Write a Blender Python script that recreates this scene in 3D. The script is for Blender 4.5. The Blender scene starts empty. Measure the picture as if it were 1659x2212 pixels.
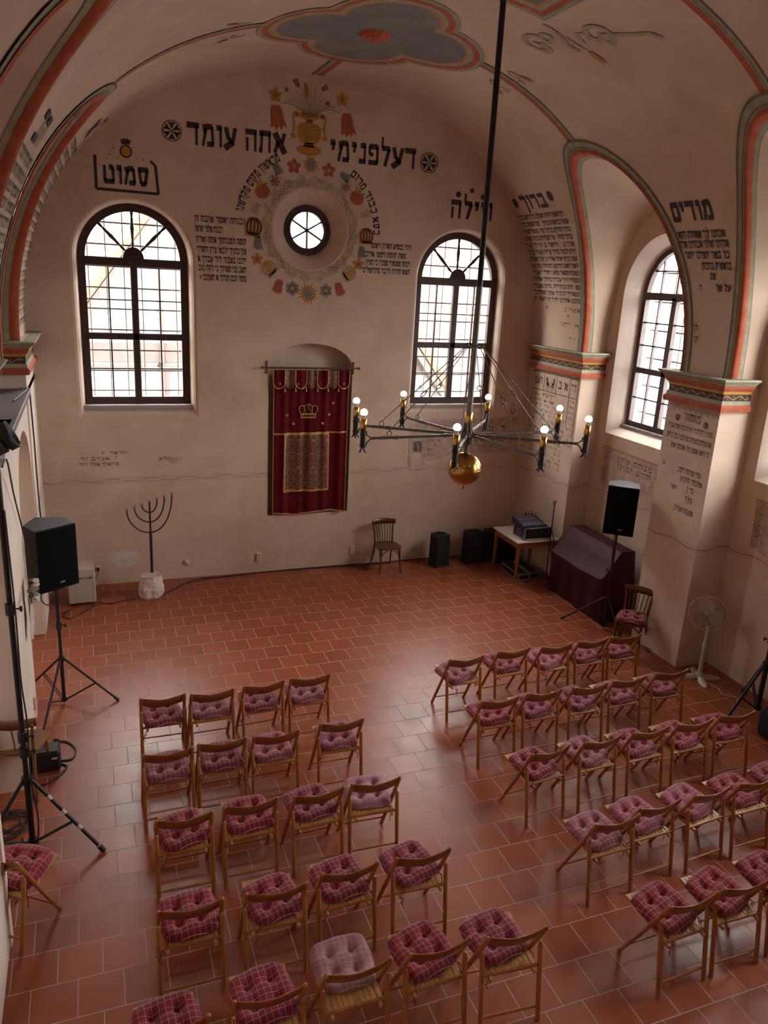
import bpy, bmesh, math, random
from mathutils import Vector, Matrix
from mathutils.geometry import tessellate_polygon
random.seed(7)
SC = bpy.context.scene
COL = SC.collection
PI = math.pi

# ------------------------------------------------------------------ camera
cam_d = bpy.data.cameras.new('camera')
cam = bpy.data.objects.new('camera', cam_d)
COL.objects.link(cam)
CAM = Vector((-0.445, -11.975, 4.781))
yaw, pit, rol = 0.369252, -0.292084, 0.0531027
F = Vector((math.sin(yaw) * math.cos(pit), math.cos(yaw) * math.cos(pit), math.sin(pit)))
R0 = Vector((math.cos(yaw), -math.sin(yaw), 0))
U0 = R0.cross(F)
RR = math.cos(rol) * R0 + math.sin(rol) * U0
UU = -math.sin(rol) * R0 + math.cos(rol) * U0
cam.matrix_world = Matrix(((RR.x, UU.x, -F.x, CAM.x), (RR.y, UU.y, -F.y, CAM.y), (RR.z, UU.z, -F.z, CAM.z), (0, 0, 0, 1)))
cam_d.sensor_fit = 'VERTICAL'
cam_d.sensor_height = 36.0
cam_d.lens = 1670.02 / 2212 * 36.0
cam_d.clip_start = 0.05
cam_d.clip_end = 200
SC.camera = cam

# ------------------------------------------------------------------ light and exposure
SC.view_settings.view_transform = 'Standard'
SC.view_settings.look = 'None'
SC.view_settings.gamma = 1.0
SC.view_settings.use_curve_mapping = False
SC.view_settings.exposure = 0.0
WORLD_STRENGTH = 34.0
BULB_STRENGTH = 26.0
w = bpy.data.worlds.new('overcast_sky')
SC.world = w
w.use_nodes = True
bg = w.node_tree.nodes['Background']
bg.inputs[0].default_value = (1.0, 0.975, 0.95, 1)
bg.inputs[1].default_value = WORLD_STRENGTH
# overcast sky above the horizon, much darker ground below it
_nt = w.node_tree
_tc = _nt.nodes.new('ShaderNodeTexCoord'); _sp = _nt.nodes.new('ShaderNodeSeparateXYZ'); _nt.links.new(_tc.outputs['Generated'], _sp.inputs[0])
_mr = _nt.nodes.new('ShaderNodeMapRange'); _mr.interpolation_type = 'SMOOTHSTEP'
_mr.inputs[1].default_value = -.06; _mr.inputs[2].default_value = .10; _mr.inputs[3].default_value = .26; _mr.inputs[4].default_value = 1.0
_nt.links.new(_sp.outputs[2], _mr.inputs[0])
_vm = _nt.nodes.new('ShaderNodeVectorMath'); _vm.operation = 'SCALE'; _vm.inputs[0].default_value = (1.0, .975, .95)
_nt.links.new(_mr.outputs[0], _vm.inputs['Scale']); _nt.links.new(_vm.outputs[0], bg.inputs[0])
SC.cycles.use_denoising = True
SC.cycles.max_bounces = 10
SC.cycles.diffuse_bounces = 6
SC.cycles.transparent_max_bounces = 12
SC.cycles.caustics_reflective = False
SC.cycles.caustics_refractive = False
SC.cycles.sample_clamp_indirect = 6.0

def portal(name, loc, normal, sx, sy):
    d = bpy.data.lights.new(name, 'AREA')
    d.shape = 'RECTANGLE'; d.size = sx; d.size_y = sy
    d.cycles.is_portal = True
    o = bpy.data.objects.new(name, d)
    COL.objects.link(o)
    o.location = loc
    o.rotation_euler = Vector(normal).to_track_quat('-Z', 'Y').to_euler()
portal('daylight_portal', (0.215, 0.5, 4.2), (0, -1, 0), 1.6, 3.0)
portal('daylight_portal', (5.33, 0.5, 4.2), (0, -1, 0), 1.6, 3.0)
portal('daylight_portal', (2.75, 0.4, 5.43), (0, -1, 0), 0.8, 0.8)
for yy in (-2.62, -5.70, -8.74):
    portal('daylight_portal', (7.72, yy, 4.2), (-1, 0, 0), 1.6, 3.0)

# ------------------------------------------------------------------ helpers
class MB:
    def __init__(s):
        s.v = []; s.f = []; s.m = []; s.s = []
    def add(s, vs, fs, mi=0, sm=False):
        b = len(s.v)
        s.v.extend([tuple(p) for p in vs])
        for f in fs:
            s.f.append([b + i for i in f]); s.m.append(mi); s.s.append(sm)
        return s
    def box(s, c, d, mi=0, rot=None, bev=0.0):
        hx, hy, hz = d[0] / 2, d[1] / 2, d[2] / 2
        c = Vector(c)
        b = min(bev, hx * .45, hy * .45, hz * .45)
        if b <= 0:
            P = [Vector((x, y, z)) for x in (-hx, hx) for y in (-hy, hy) for z in (-hz, hz)]
            fs = [(0, 1, 3, 2), (4, 6, 7, 5), (0, 4, 5, 1), (2, 3, 7, 6), (0, 2, 6, 4), (1, 5, 7, 3)]
        else:
            P = []; ix = {}
            for sx in (-1, 1):
                for sy in (-1, 1):
                    for sz in (-1, 1):
                        for a in range(3):
                            q = [sx * (hx - b), sy * (hy - b), sz * (hz - b)]
                            q[a] = (sx, sy, sz)[a] * (hx, hy, hz)[a]
                            ix[(sx, sy, sz, a)] = len(P); P.append(Vector(q))
            fs = []
            for a in range(3):
                o = [i for i in range(3) if i != a]
                for sg in (-1, 1):
                    q = []
                    for (p, r) in ((-1, -1), (1, -1), (1, 1), (-1, 1)):
                        k = [0, 0, 0]; k[a] = sg; k[o[0]] = p; k[o[1]] = r
                        q.append(ix[(k[0], k[1], k[2], a)])
                    fs.append(q)
                for p in (-1, 1):
                    for r in (-1, 1):
                        k1 = [0, 0, 0]; k1[o[0]] = p; k1[o[1]] = r
                        k2 = list(k1); k1[a] = -1; k2[a] = 1
                        fs.append([ix[(*k1, o[0])], ix[(*k2, o[0])], ix[(*k2, o[1])], ix[(*k1, o[1])]])
            for sx in (-1, 1):
                for sy in (-1, 1):
                    for sz in (-1, 1):
                        fs.append([ix[(sx, sy, sz, a)] for a in range(3)])
        if rot is not None:
            P = [rot @ p for p in P]
        return s.add([c + p for p in P], fs, mi)
    def cyl(s, p0, p1, r0, r1=None, n=12, mi=0, sm=True, cap=True):
        p0, p1 = Vector(p0), Vector(p1)
        r1 = r0 if r1 is None else r1
        d = (p1 - p0).normalized()
        a = d.orthogonal().normalized(); bb = d.cross(a)
        vs = []
        for p, r in ((p0, r0), (p1, r1)):
            for i in range(n):
                t = 2 * PI * i / n
                vs.append(p + r * (math.cos(t) * a + math.sin(t) * bb))
        s.add(vs, [(i, (i + 1) % n, n + (i + 1) % n, n + i) for i in range(n)], mi, sm)
        if cap:
            s.add(vs[:n], [list(range(n))[::-1]], mi); s.add(vs[n:], [list(range(n))], mi)
        return s
    def tube(s, pts, r, n=8, mi=0, closed=False, cap=True):
        pts = [Vector(p) for p in pts]; N = len(pts)
        rs = r if isinstance(r, (list, tuple)) else [r] * N
        vs = []; a = None
        for i, p in enumerate(pts):
            if closed: d = pts[(i + 1) % N] - pts[i - 1]
            else: d = pts[min(i + 1, N - 1)] - pts[max(i - 1, 0)]
            if d.length < 1e-9: d = Vector((0, 0, 1))
            d.normalize()
            if a is None: a = d.orthogonal().normalized()
            else:
                a = a - d * a.dot(d)
                a = a.normalized() if a.length > 1e-6 else d.orthogonal().normalized()
            bb = d.cross(a)
            for k in range(n):
                t = 2 * PI * k / n
                vs.append(p + rs[i] * (math.cos(t) * a + math.sin(t) * bb))
        fs = []
        for i in range(N if closed else N - 1):
            j = (i + 1) % N
            for k in range(n):
                fs.append((i * n + k, i * n + (k + 1) % n, j * n + (k + 1) % n, j * n + k))
        s.add(vs, fs, mi, True)
        if cap and not closed:
            s.add(vs[:n], [list(range(n))[::-1]], mi); s.add(vs[-n:], [list(range(n))], mi)
        return s
    def lathe(s, prof, o=(0, 0, 0), M=None, n=20, mi=0, sm=True):
        o = Vector(o); vs = []
        for r, z in prof:
            for k in range(n):
                t = 2 * PI * k / n
                p = Vector((r * math.cos(t), r * math.sin(t), z))
                vs.append(o + (M @ p if M is not None else p))
        fs = []
        for i in range(len(prof) - 1):
            for k in range(n):
                fs.append((i * n + k, i * n + (k + 1) % n, (i + 1) * n + (k + 1) % n, (i + 1) * n + k))
        s.add(vs, fs, mi, sm)
        if prof[0][0] > 1e-5: s.add(vs[:n], [list(range(n))[::-1]], mi)
        if prof[-1][0] > 1e-5: s.add(vs[-n:], [list(range(n))], mi)
        return s
    def sph(s, c, r, n=16, mi=0, sc=(1, 1, 1)):
        h = n // 2
        prof = [(max(1e-6, r * math.sin(PI * i / h)), -r * math.cos(PI * i / h)) for i in range(h + 1)]
        M = Matrix.Diagonal(sc)
        return s.lathe(prof, c, M, n, mi)
    def poly(s, outline, fn, mi=0, holes=(), flip=False):
        loops = [[Vector((p[0], p[1], 0)) for p in outline]] + [[Vector((p[0], p[1], 0)) for p in h] for h in holes]
        flat = [p for l in loops for p in l]
        tris = tessellate_polygon(loops)
        return s.add([fn(p.x, p.y) for p in flat], [t[::-1] if flip else t for t in tris], mi)
    def prism(s, outline, fn, d0, d1, mi=0, holes=(), sm=False):
        # outline in 2D, fn(u, v, depth) -> 3D
        s.poly(outline, lambda u, v: fn(u, v, d0), mi, holes)
        s.poly(outline, lambda u, v: fn(u, v, d1), mi, holes)
        for l in [outline] + list(holes):
            n = len(l)
            vs = [fn(p[0], p[1], d0) for p in l] + [fn(p[0], p[1], d1) for p in l]
            s.add(vs, [(i, (i + 1) % n, n + (i + 1) % n, n + i) for i in range(n)], mi, sm)
        return s
    def grid(s, rows, mi=0, sm=True, closed=False):
        n = len(rows[0]); vs = [p for r in rows for p in r]; fs = []
        for i in range(len(rows) - 1):
            for k in range(n if closed else n - 1):
                fs.append((i * n + k, i * n + (k + 1) % n, (i + 1) * n + (k + 1) % n, (i + 1) * n + k))
        return s.add(vs, fs, mi, sm)
    def mesh(s, name, mats):
        me = bpy.data.meshes.new(name)
        me.from_pydata(s.v, [], s.f)
        mats = mats if isinstance(mats, (list, tuple)) else [mats]
        for m in mats: me.materials.append(m)
        me.polygons.foreach_set('material_index', s.m)
        me.polygons.foreach_set('use_smooth', s.s)
        me.validate(); me.update()
        bm = bmesh.new(); bm.from_mesh(me)
        bmesh.ops.recalc_face_normals(bm, faces=bm.faces)
        bm.to_mesh(me); bm.free()
        return me
    def build(s, name, mats, parent=None, label=None):
        o = bpy.data.objects.new(name, s.mesh(name, mats))
        COL.objects.link(o)
        if parent is not None: o.parent = parent
        if label: o['label'] = label
        return o

def tag(o, label, cat, group=None):
    o['label'] = label; o['category'] = cat
    if group: o['group'] = group
    return o
def thing(name, label, cat, loc=(0, 0, 0), rotz=0.0, group=None):
    o = bpy.data.objects.new(name, None)
    o.empty_display_size = 0.1
    COL.objects.link(o)
    o.location = loc; o.rotation_euler = (0, 0, rotz)
    return tag(o, label, cat, group)
def struct(o):
    o['kind'] = 'structure'
    return o
def dup(root, loc, rotz, label=None, group=None, color=None):
    r = root.copy(); COL.objects.link(r)
    r.location = loc; r.rotation_euler = (0, 0, rotz)
    if label: r['label'] = label
    if group: r['group'] = group
    if color: r.color = color
    for ch in list(root.children):
        c = ch.copy(); COL.objects.link(c); c.parent = r
        for g in list(ch.children):
            d = g.copy(); COL.objects.link(d); d.parent = c
    return r

# ------------------------------------------------------------------ materials
def mat(name, col=(.5, .5, .5), rough=.6, metal=0.0, spec=None, noise=None, bump=None, emit=None):
    m = bpy.data.materials.new(name); m.use_nodes = True
    nt = m.node_tree; b = nt.nodes['Principled BSDF']
    b.inputs['Base Color'].default_value = (*col, 1)
    b.inputs['Roughness'].default_value = rough
    b.inputs['Metallic'].default_value = metal
    if spec is not None: b.inputs['Specular IOR Level'].default_value = spec
    if emit:
        b.inputs['Emission Color'].default_value = (*emit[0], 1)
        b.inputs['Emission Strength'].default_value = emit[1]
    if noise or bump:
        tc = nt.nodes.new('ShaderNodeTexCoord')
    if noise:                                       # (scale, colour2, lo, hi, stretch)
        sc, c2, lo, hi = noise[:4]
        mp = nt.nodes.new('ShaderNodeMapping')
        if len(noise) > 4: mp.inputs['Scale'].default_value = noise[4]
        nt.links.new(tc.outputs['Object'], mp.inputs[0])
        nz = nt.nodes.new('ShaderNodeTexNoise')
        nz.inputs['Scale'].default_value = sc; nz.inputs['Detail'].default_value = 5
        nt.links.new(mp.outputs[0], nz.inputs['Vector'])
        rp = nt.nodes.new('ShaderNodeMapRange')
        rp.inputs[1].default_value = lo; rp.inputs[2].default_value = hi
        nt.links.new(nz.outputs[0], rp.inputs[0])
        mx = nt.nodes.new('ShaderNodeMix'); mx.data_type = 'RGBA'
        mx.inputs[6].default_value = (*col, 1); mx.inputs[7].default_value = (*c2, 1)
        nt.links.new(rp.outputs[0], mx.inputs[0])
        nt.links.new(mx.outputs[2], b.inputs['Base Color'])
    if bump:                                        # (scale, strength, distance)
        nb = nt.nodes.new('ShaderNodeTexNoise')
        nb.inputs['Scale'].default_value = bump[0]; nb.inputs['Detail'].default_value = 4
        nt.links.new(tc.outputs['Object'], nb.inputs['Vector'])
        bp = nt.nodes.new('ShaderNodeBump')
        bp.inputs['Strength'].default_value = bump[1]; bp.inputs['Distance'].default_value = bump[2]
        nt.links.new(nb.outputs[0], bp.inputs['Height'])
        nt.links.new(bp.outputs[0], b.inputs['Normal'])
    return m

def math_node(nt, op, a, b=None, c=None):
    n = nt.nodes.new('ShaderNodeMath'); n.operation = op
    for i, x in enumerate((a, b, c)):
        if x is None: continue
        if isinstance(x, (int, float)): n.inputs[i].default_value = x
        else: nt.links.new(x, n.inputs[i])
    return n.outputs[0]
def mix_col(nt, fac, a, b):
    mx = nt.nodes.new('ShaderNodeMix'); mx.data_type = 'RGBA'
    for i, x in ((0, fac), (6, a), (7, b)):
        if isinstance(x, tuple): mx.inputs[i].default_value = (*x, 1)
        elif isinstance(x, (int, float)): mx.inputs[i].default_value = x
        else: nt.links.new(x, mx.inputs[i])
    return mx.outputs[2]

def plaster(name, c1, c2, c3):
    m = bpy.data.materials.new(name); m.use_nodes = True
    nt = m.node_tree; b = nt.nodes['Principled BSDF']
    b.inputs['Roughness'].default_value = .9
    b.inputs['Specular IOR Level'].default_value = .15
    tc = nt.nodes.new('ShaderNodeTexCoord')
    def nz(s, d=6, dist=0.0):
        n = nt.nodes.new('ShaderNodeTexNoise')
        n.inputs['Scale'].default_value = s; n.inputs['Detail'].default_value = d
        n.inputs['Distortion'].default_value = dist
        nt.links.new(tc.outputs['Object'], n.inputs['Vector'])
        return n.outputs[0]
    def rng(x, lo, hi):
        r = nt.nodes.new('ShaderNodeMapRange')
        r.inputs[1].default_value = lo; r.inputs[2].default_value = hi
        nt.links.new(x, r.inputs[0]); return r.outputs[0]
    big = nz(.9, 6, .6); med = nz(3.5, 8, .4); fine = nz(45, 3)
    c = mix_col(nt, rng(big, .35, .68), c1, c2)
    c = mix_col(nt, math_node(nt, 'MULTIPLY', rng(med, .52, .75), .55), c, c3)
    nt.links.new(c, b.inputs['Base Color'])
    bp = nt.nodes.new('ShaderNodeBump'); bp.inputs['Strength'].default_value = .25; bp.inputs['Distance'].default_value = .006
    h = math_node(nt, 'ADD', math_node(nt, 'MULTIPLY', med, 2.0), fine)
    nt.links.new(h, bp.inputs['Height']); nt.links.new(bp.outputs[0], b.inputs['Normal'])
    return m
M_PLASTER = plaster('old_lime_plaster', (.62, .485, .385), (.50, .375, .285), (.67, .54, .44))
M_VAULT = plaster('vault_lime_plaster', (.60, .465, .360), (.50, .375, .285), (.64, .505, .40))
M_WHITE = plaster('white_lime_plaster', (.69, .585, .50), (.61, .51, .43), (.73, .64, .56))

def floor_material():
    m = bpy.data.materials.new('terracotta_tiles'); m.use_nodes = True
    nt = m.node_tree; b = nt.nodes['Principled BSDF']
    b.inputs['Specular IOR Level'].default_value = .38
    tc = nt.nodes.new('ShaderNodeTexCoord'); sp = nt.nodes.new('ShaderNodeSeparateXYZ')
    nt.links.new(tc.outputs['Object'], sp.inputs[0])
    v = math_node(nt, 'DIVIDE', math_node(nt, 'ADD', math_node(nt, 'DIVIDE', sp.outputs[1], -.3), -5.0), 1.02665)
    k = math_node(nt, 'FLOOR', v); fv = math_node(nt, 'FRACT', v)
    par = math_node(nt, 'MULTIPLY', math_node(nt, 'PINGPONG', k, 1.0), .5)
    wn0 = nt.nodes.new('ShaderNodeTexWhiteNoise'); wn0.noise_dimensions = '1D'
    nt.links.new(k, wn0.inputs['W'])
    jit = math_node(nt, 'MULTIPLY', math_node(nt, 'SUBTRACT', wn0.outputs[0], .5), .06)
    u = math_node(nt, 'ADD', math_node(nt, 'SUBTRACT', math_node(nt, 'DIVIDE', sp.outputs[0], .3), par), jit)
    iu = math_node(nt, 'FLOOR', u); fu = math_node(nt, 'FRACT', u)
    du = math_node(nt, 'MULTIPLY', math_node(nt, 'MINIMUM', fu, math_node(nt, 'SUBTRACT', 1.0, fu)), .3)
    dv = math_node(nt, 'MULTIPLY', math_node(nt, 'MINIMUM', fv, math_node(nt, 'SUBTRACT', 1.0, fv)), .308)
    d = math_node(nt, 'MINIMUM', du, dv)
    rg = nt.nodes.new('ShaderNodeMapRange'); rg.interpolation_type = 'SMOOTHSTEP'
    rg.inputs[1].default_value = .0022; rg.inputs[2].default_value = .0045
    nt.links.new(d, rg.inputs[0]); tile = rg.outputs[0]
    cx = nt.nodes.new('ShaderNodeCombineXYZ'); nt.links.new(iu, cx.inputs[0]); nt.links.new(k, cx.inputs[1])
    wn = nt.nodes.new('ShaderNodeTexWhiteNoise'); wn.noise_dimensions = '3D'; nt.links.new(cx.outputs[0], wn.inputs[0])
    nz = nt.nodes.new('ShaderNodeTexNoise'); nz.inputs['Scale'].default_value = 2.2; nz.inputs['Detail'].default_value = 6
    nt.links.new(tc.outputs['Object'], nz.inputs['Vector'])
    c = mix_col(nt, wn.outputs[0], (.235, .050, .018), (.30, .074, .027))
    nzr = nt.nodes.new('ShaderNodeMapRange'); nzr.inputs[1].default_value = .42; nzr.inputs[2].default_value = .72
    nt.links.new(nz.outputs[0], nzr.inputs[0])
    c = mix_col(nt, math_node(nt, 'MULTIPLY', nzr.outputs[0], .5), c, (.25, .075, .036))
    c = mix_col(nt, tile, (.40, .34, .29), c)
    nt.links.new(c, b.inputs['Base Color'])
    n2 = nt.nodes.new('ShaderNodeTexNoise'); n2.inputs['Scale'].default_value = 6; n2.inputs['Detail'].default_value = 6
    nt.links.new(tc.outputs['Object'], n2.inputs['Vector'])
    rr = nt.nodes.new('ShaderNodeMapRange'); rr.inputs[3].default_value = .27; rr.inputs[4].default_value = .46
    nt.links.new(n2.outputs[0], rr.inputs[0])
    rgh = math_node(nt, 'ADD', math_node(nt, 'MULTIPLY', rr.outputs[0], tile), math_node(nt, 'MULTIPLY', math_node(nt, 'SUBTRACT', 1.0, tile), .9))
    nt.links.new(rgh, b.inputs['Roughness'])
    nt.links.new(math_node(nt, 'MULTIPLY', tile, .42), b.inputs['Specular IOR Level'])
    bp = nt.nodes.new('ShaderNodeBump'); bp.inputs['Strength'].default_value = .35; bp.inputs['Distance'].default_value = .004
    h = math_node(nt, 'ADD', tile, math_node(nt, 'MULTIPLY', n2.outputs[0], .35))
    nt.links.new(h, bp.inputs['Height']); nt.links.new(bp.outputs[0], b.inputs['Normal'])
    return m
M_FLOOR = floor_material()

def glass_material():
    m = bpy.data.materials.new('window_glass'); m.use_nodes = True
    nt = m.node_tree; nt.nodes.clear()
    o = nt.nodes.new('ShaderNodeOutputMaterial'); t = nt.nodes.new('ShaderNodeBsdfTransparent')
    t.inputs[0].default_value = (.96, .97, .97, 1)
    g = nt.nodes.new('ShaderNodeBsdfGlossy'); g.inputs['Roughness'].default_value = .03
    mx = nt.nodes.new('ShaderNodeMixShader')
    mx.inputs[0].default_value = .05; nt.links.new(t.outputs[0], mx.inputs[1]); nt.links.new(g.outputs[0], mx.inputs[2])
    nt.links.new(mx.outputs[0], o.inputs[0])
    return m
M_GLASS = glass_material()
M_FRAME = mat('dark_brown_window_paint', (.045, .022, .020), .45)
M_BAR = mat('grey_iron_bar', (.20, .19, .18), .6)
M_SILL = mat('grey_sill_stone', (.33, .29, .26), .6)
M_RED = mat('red_ochre_paint', (.36, .075, .03), .85, noise=(9, (.42, .12, .06), .45, .7))
M_GREEN = mat('grey_green_paint', (.27, .255, .17), .85, noise=(9, (.34, .33, .25), .4, .7))
M_OLIVE = mat('dark_olive_paint', (.115, .10, .06), .85, noise=(9, (.17, .15, .10), .4, .7))
M_YEL = mat('yellow_ochre_paint', (.47, .235, .04), .85, noise=(14, (.38, .17, .03), .4, .7))
M_INK = mat('black_letter_paint', (.030, .024, .026), .85, noise=(25, (.06, .05, .05), .5, .7))
M_INK2 = mat('worn_letter_paint', (.10, .075, .065), .9, noise=(14, (.30, .23, .19), .45, .65))
M_BLUE = mat('grey_blue_vault_paint', (.16, .155, .165), .9, noise=(3, (.22, .20, .20), .4, .7))
M_BLUEF = mat('grey_blue_flower_paint', (.17, .19, .20), .9, noise=(30, (.26, .24, .21), .4, .7))
M_BEIGE = mat('faded_beige_paint', (.40, .30, .20), .9, noise=(30, (.48, .38, .28), .4, .7))
M_CREAM = mat('cream_paint', (.58, .48, .38), .9)
M_BROWN = mat('brown_line_paint', (.30, .15, .09), .9, noise=(20, (.42, .28, .2), .4, .7))
M_FADE = mat('faded_green_paint', (.37, .30, .17), .9, noise=(12, (.50, .40, .28), .4, .65))
M_DARKPATCH = mat('old_dark_plaster', (.40, .29, .225), .9, noise=(10, (.5, .38, .3), .4, .65))
M_BLACKM = mat('black_metal', (.018, .016, .018), .45, .4)
M_BLACKP = mat('black_plastic', (.014, .012, .014), .55)
M_BLACKF = mat('black_fabric', (.012, .009, .011), .95)
M_WOOD = mat('honey_varnished_wood', (.36, .14, .034), .34, noise=(3, (.24, .08, .018), .35, .7, (14, 14, 1.2)))
M_WOODB = mat('amber_plywood', (.24, .078, .018), .32, noise=(3, (.17, .052, .012), .35, .7, (1.2, 14, 14)))
M_SLAT = mat('pale_slat_wood', (.48, .26, .085), .42, noise=(3, (.36, .17, .05), .35, .7, (16, 1.2, 16)))
M_BENT = mat('brown_bentwood', (.13, .042, .016), .3, noise=(3, (.075, .022, .009), .35, .7, (12, 12, 1.5)))
M_BENT2 = mat('tan_bentwood', (.20, .085, .027), .38, noise=(3, (.14, .055, .017), .35, .7, (12, 12, 1.5)))
M_BRASS = mat('brass', (.62, .40, .12), .25, 1.0)
M_IRON = mat('grey_wrought_iron', (.13, .115, .10), .42, .75)
M_IRON2 = mat('dark_wrought_iron', (.03, .027, .027), .5, .6)
# ------------------------------------------------------------------ room shell
XC, Z0, VB, VN = 2.82, 3.84, 3.68, 2.2
AR, AL = 3.97, 4.07
def vault_x(z, side):
    A = AR if side > 0 else AL
    t = max(0.0, 1 - (max(z - Z0, 0) / VB) ** VN)
    return XC + side * A * t ** (1 / VN)
def vault_z(x):
    A = AR if x > XC else AL
    t = max(0.0, 1 - (abs(x - XC) / A) ** VN)
    return Z0 + VB * t ** (1 / VN)
BAYS = {1: [(-1.52, -3.76), (-4.64, -6.78), (-7.72, -9.82)], -1: [(-1.50, -3.66), (-4.98, -7.35), (-7.75, -9.85)]}
APEX = {1: [-2.42, -5.62, -8.7], -1: [-2.2, -5.95, -8.7]}
ARCH_H = 2.66
def arch_pt(side, i, t, grow=0.0, h=ARCH_H):
    """t 0..1 along the lunette arch from the far springing (towards the end wall) to the near one -> (y, z)"""
    y0, y1 = BAYS[side][i]; ap = APEX[side][i]
    a = PI * t
    c, s_ = math.cos(a), math.sin(a)
    e = 2 / 2.25
    z = Z0 + (h + grow) * abs(s_) ** e
    if c >= 0: y = ap + (y0 - ap + grow) * abs(c) ** e
    else: y = ap - (ap - y1 + grow) * abs(c) ** e
    return y, z
def groin_z(side, y):
    for i, (y0, y1) in enumerate(BAYS[side]):
        if y1 < y < y0:
            ap = APEX[side][i]
            q = (y - ap) / (y0 - ap) if y > ap else (ap - y) / (ap - y1)
            return Z0 + ARCH_H * max(0.0, 1 - q ** 2.25) ** (1 / 2.25)
    return Z0
YB = -14.0
# floor
b = MB(); b.box((2.8, YB / 2 + .3, -.1), (10.4, -YB + .6, .2))
floor = struct(b.build('floor', M_FLOOR))
# ceiling: barrel with lunettes
ys = {0.0, YB}
for side in (1, -1):
    for i in range(3):
        for k in range(49): ys.add(round(arch_pt(side, i, k / 48)[0], 5))
y = 0.0
while y > YB: ys.add(round(y, 5)); y -= .25
ys = sorted(ys, reverse=True)
rows = []
NS = 72
for y in ys:
    sr = ((groin_z(1, y) - Z0) / VB) ** (VN / 2); sl = ((groin_z(-1, y) - Z0) / VB) ** (VN / 2)
    a0 = math.asin(min(1, sr)); a1 = PI - math.asin(min(1, sl))
    r = []
    for k in range(NS + 1):
        a = a0 + (a1 - a0) * k / NS
        z = Z0 + VB * abs(math.sin(a)) ** (2 / VN)
        A = AR if math.cos(a) > 0 else AL
        r.append((XC + A * math.copysign(abs(math.cos(a)) ** (2 / VN), math.cos(a)), y, z))
    rows.append(r)
b = MB(); b.grid(rows)
XW = {1: 7.22, -1: -1.72}
WALLH = 2.12
for side in (1, -1):
    for i in range(3):
        rr_ = []
        for k in range(49):
            yy, z = arch_pt(side, i, k / 48)
            g = Vector((vault_x(z, side), yy, z))
            y2, z2 = arch_pt(side, i, k / 48, 0, WALLH)
            wpt = Vector((XW[side], y2, z2))
            rr_.append([g.lerp(wpt, q / 8) for q in range(9)])
        b.grid(rr_)
ceiling = struct(b.build('ceiling', M_VAULT))
# unseen cover added above the vault to stop sky light leaking in
b = MB(); b.box((2.82, YB / 2, 8.1), (11.5, -YB + 2, .2))
struct(b.build('trim_leak_cover', M_WHITE))

# ---- side walls: piers and bays
def arch_outline(hw, z0, zs, rise=None, n=20, c=0.0):
    """closed outline of an arched opening, (u, v), starting bottom left, going round"""
    rise = hw if rise is None else rise
    pts = [(c - hw, z0), (c + hw, z0)]
    for k in range(n + 1):
        a = PI * k / n
        pts.append((c + hw * math.cos(a), zs + rise * math.sin(a)))
    return pts
WIN_R = [dict(yc=-2.62, hw=.84, z0=2.62, zs=4.74), dict(yc=-5.70, hw=.84, z0=2.62, zs=4.74), dict(yc=-8.74, hw=.84, z0=2.62, zs=4.74)]
PIER_R = [(0.0, -1.56, 6.80), (-3.72, -4.66, 6.69), (-6.76, -7.74, 6.66), (-9.80, YB, 6.64)]
b = MB()
for y0, y1, xi in PIER_R:
    b.box(((xi + 7.6) / 2, (y0 + y1) / 2, Z0 / 2), (7.6 - xi, y0 - y1, Z0))
for i in range(3):
    y0, y1 = BAYS[1][i]
    out = [(y1 - .3, 0), (y0 + .3, 0), (y0 + .02, Z0)] + [arch_pt(1, i, k / 32, .01, WALLH) for k in range(33)] + [(y1 - .02, Z0)]
    wd = WIN_R[i]
    b.poly(out, lambda u, v: Vector((XW[1], u, v)), 0, [arch_outline(wd['hw'], wd['z0'], wd['zs'], .86, 24, wd['yc'])])
wall_right = struct(b.build('wall_right', M_PLASTER))
# left side: bays walled up to a ledge, arched niche below, deep recess above
PIER_L = [(0.0, -1.55, -1.19), (-3.62, -4.98, -1.20), (-6.88, -7.75, -1.22), (-9.85, YB, -1.22)]
b = MB()
for y0, y1, xi in PIER_L:
    xu = xi if y0 == 0 else xi - .14
    b.box(((xi - 2.4) / 2, (y0 + y1) / 2, 1.635), (xi + 2.4, y0 - y1, 3.27))
    b.box(((xu - 2.4) / 2, (y0 + y1) / 2, (Z0 + 3.2) / 2), (xu + 2.4, y0 - y1, Z0 - 3.2))
LEDGE_Z = 3.2
for i in range(3):
    y0, y1 = BAYS[-1][i]
    out = [(y1 - .3, LEDGE_Z - .3), (y0 + .3, LEDGE_Z - .3), (y0 + .02, Z0)] + [arch_pt(-1, i, k / 32, .01, WALLH) for k in range(33)] + [(y1 - .02, Z0)]
    b.poly(out, lambda u, v: Vector((XW[-1], u, v)), 0)
    yc = (PIER_L[i][1] + PIER_L[i + 1][0]) / 2
    hw = (PIER_L[i][1] - PIER_L[i + 1][0]) / 2
    # wall with arched niche
    n = 20; hn = hw - .06
    outl = [(yc - hw - .05, 0), (yc - hn, 0)] + [(yc - hn * math.cos(PI * k / n), 2.15 + .78 * math.sin(PI * k / n)) for k in range(n + 1)] + [(yc + hn, 0), (yc + hw + .05, 0), (yc + hw + .05, LEDGE_Z), (yc - hw - .05, LEDGE_Z)]
    b.prism(outl, lambda u, v, d: Vector((d, u, v)), -1.205, -1.9)
    b.add([(-2.1, yc - hw - .1, 0), (-2.1, yc + hw + .1, 0), (-2.1, yc + hw + .1, LEDGE_Z), (-2.1, yc - hw - .1, LEDGE_Z)], [(0, 1, 2, 3)])
wall_left = struct(b.build('wall_left', M_WHITE))
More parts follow.
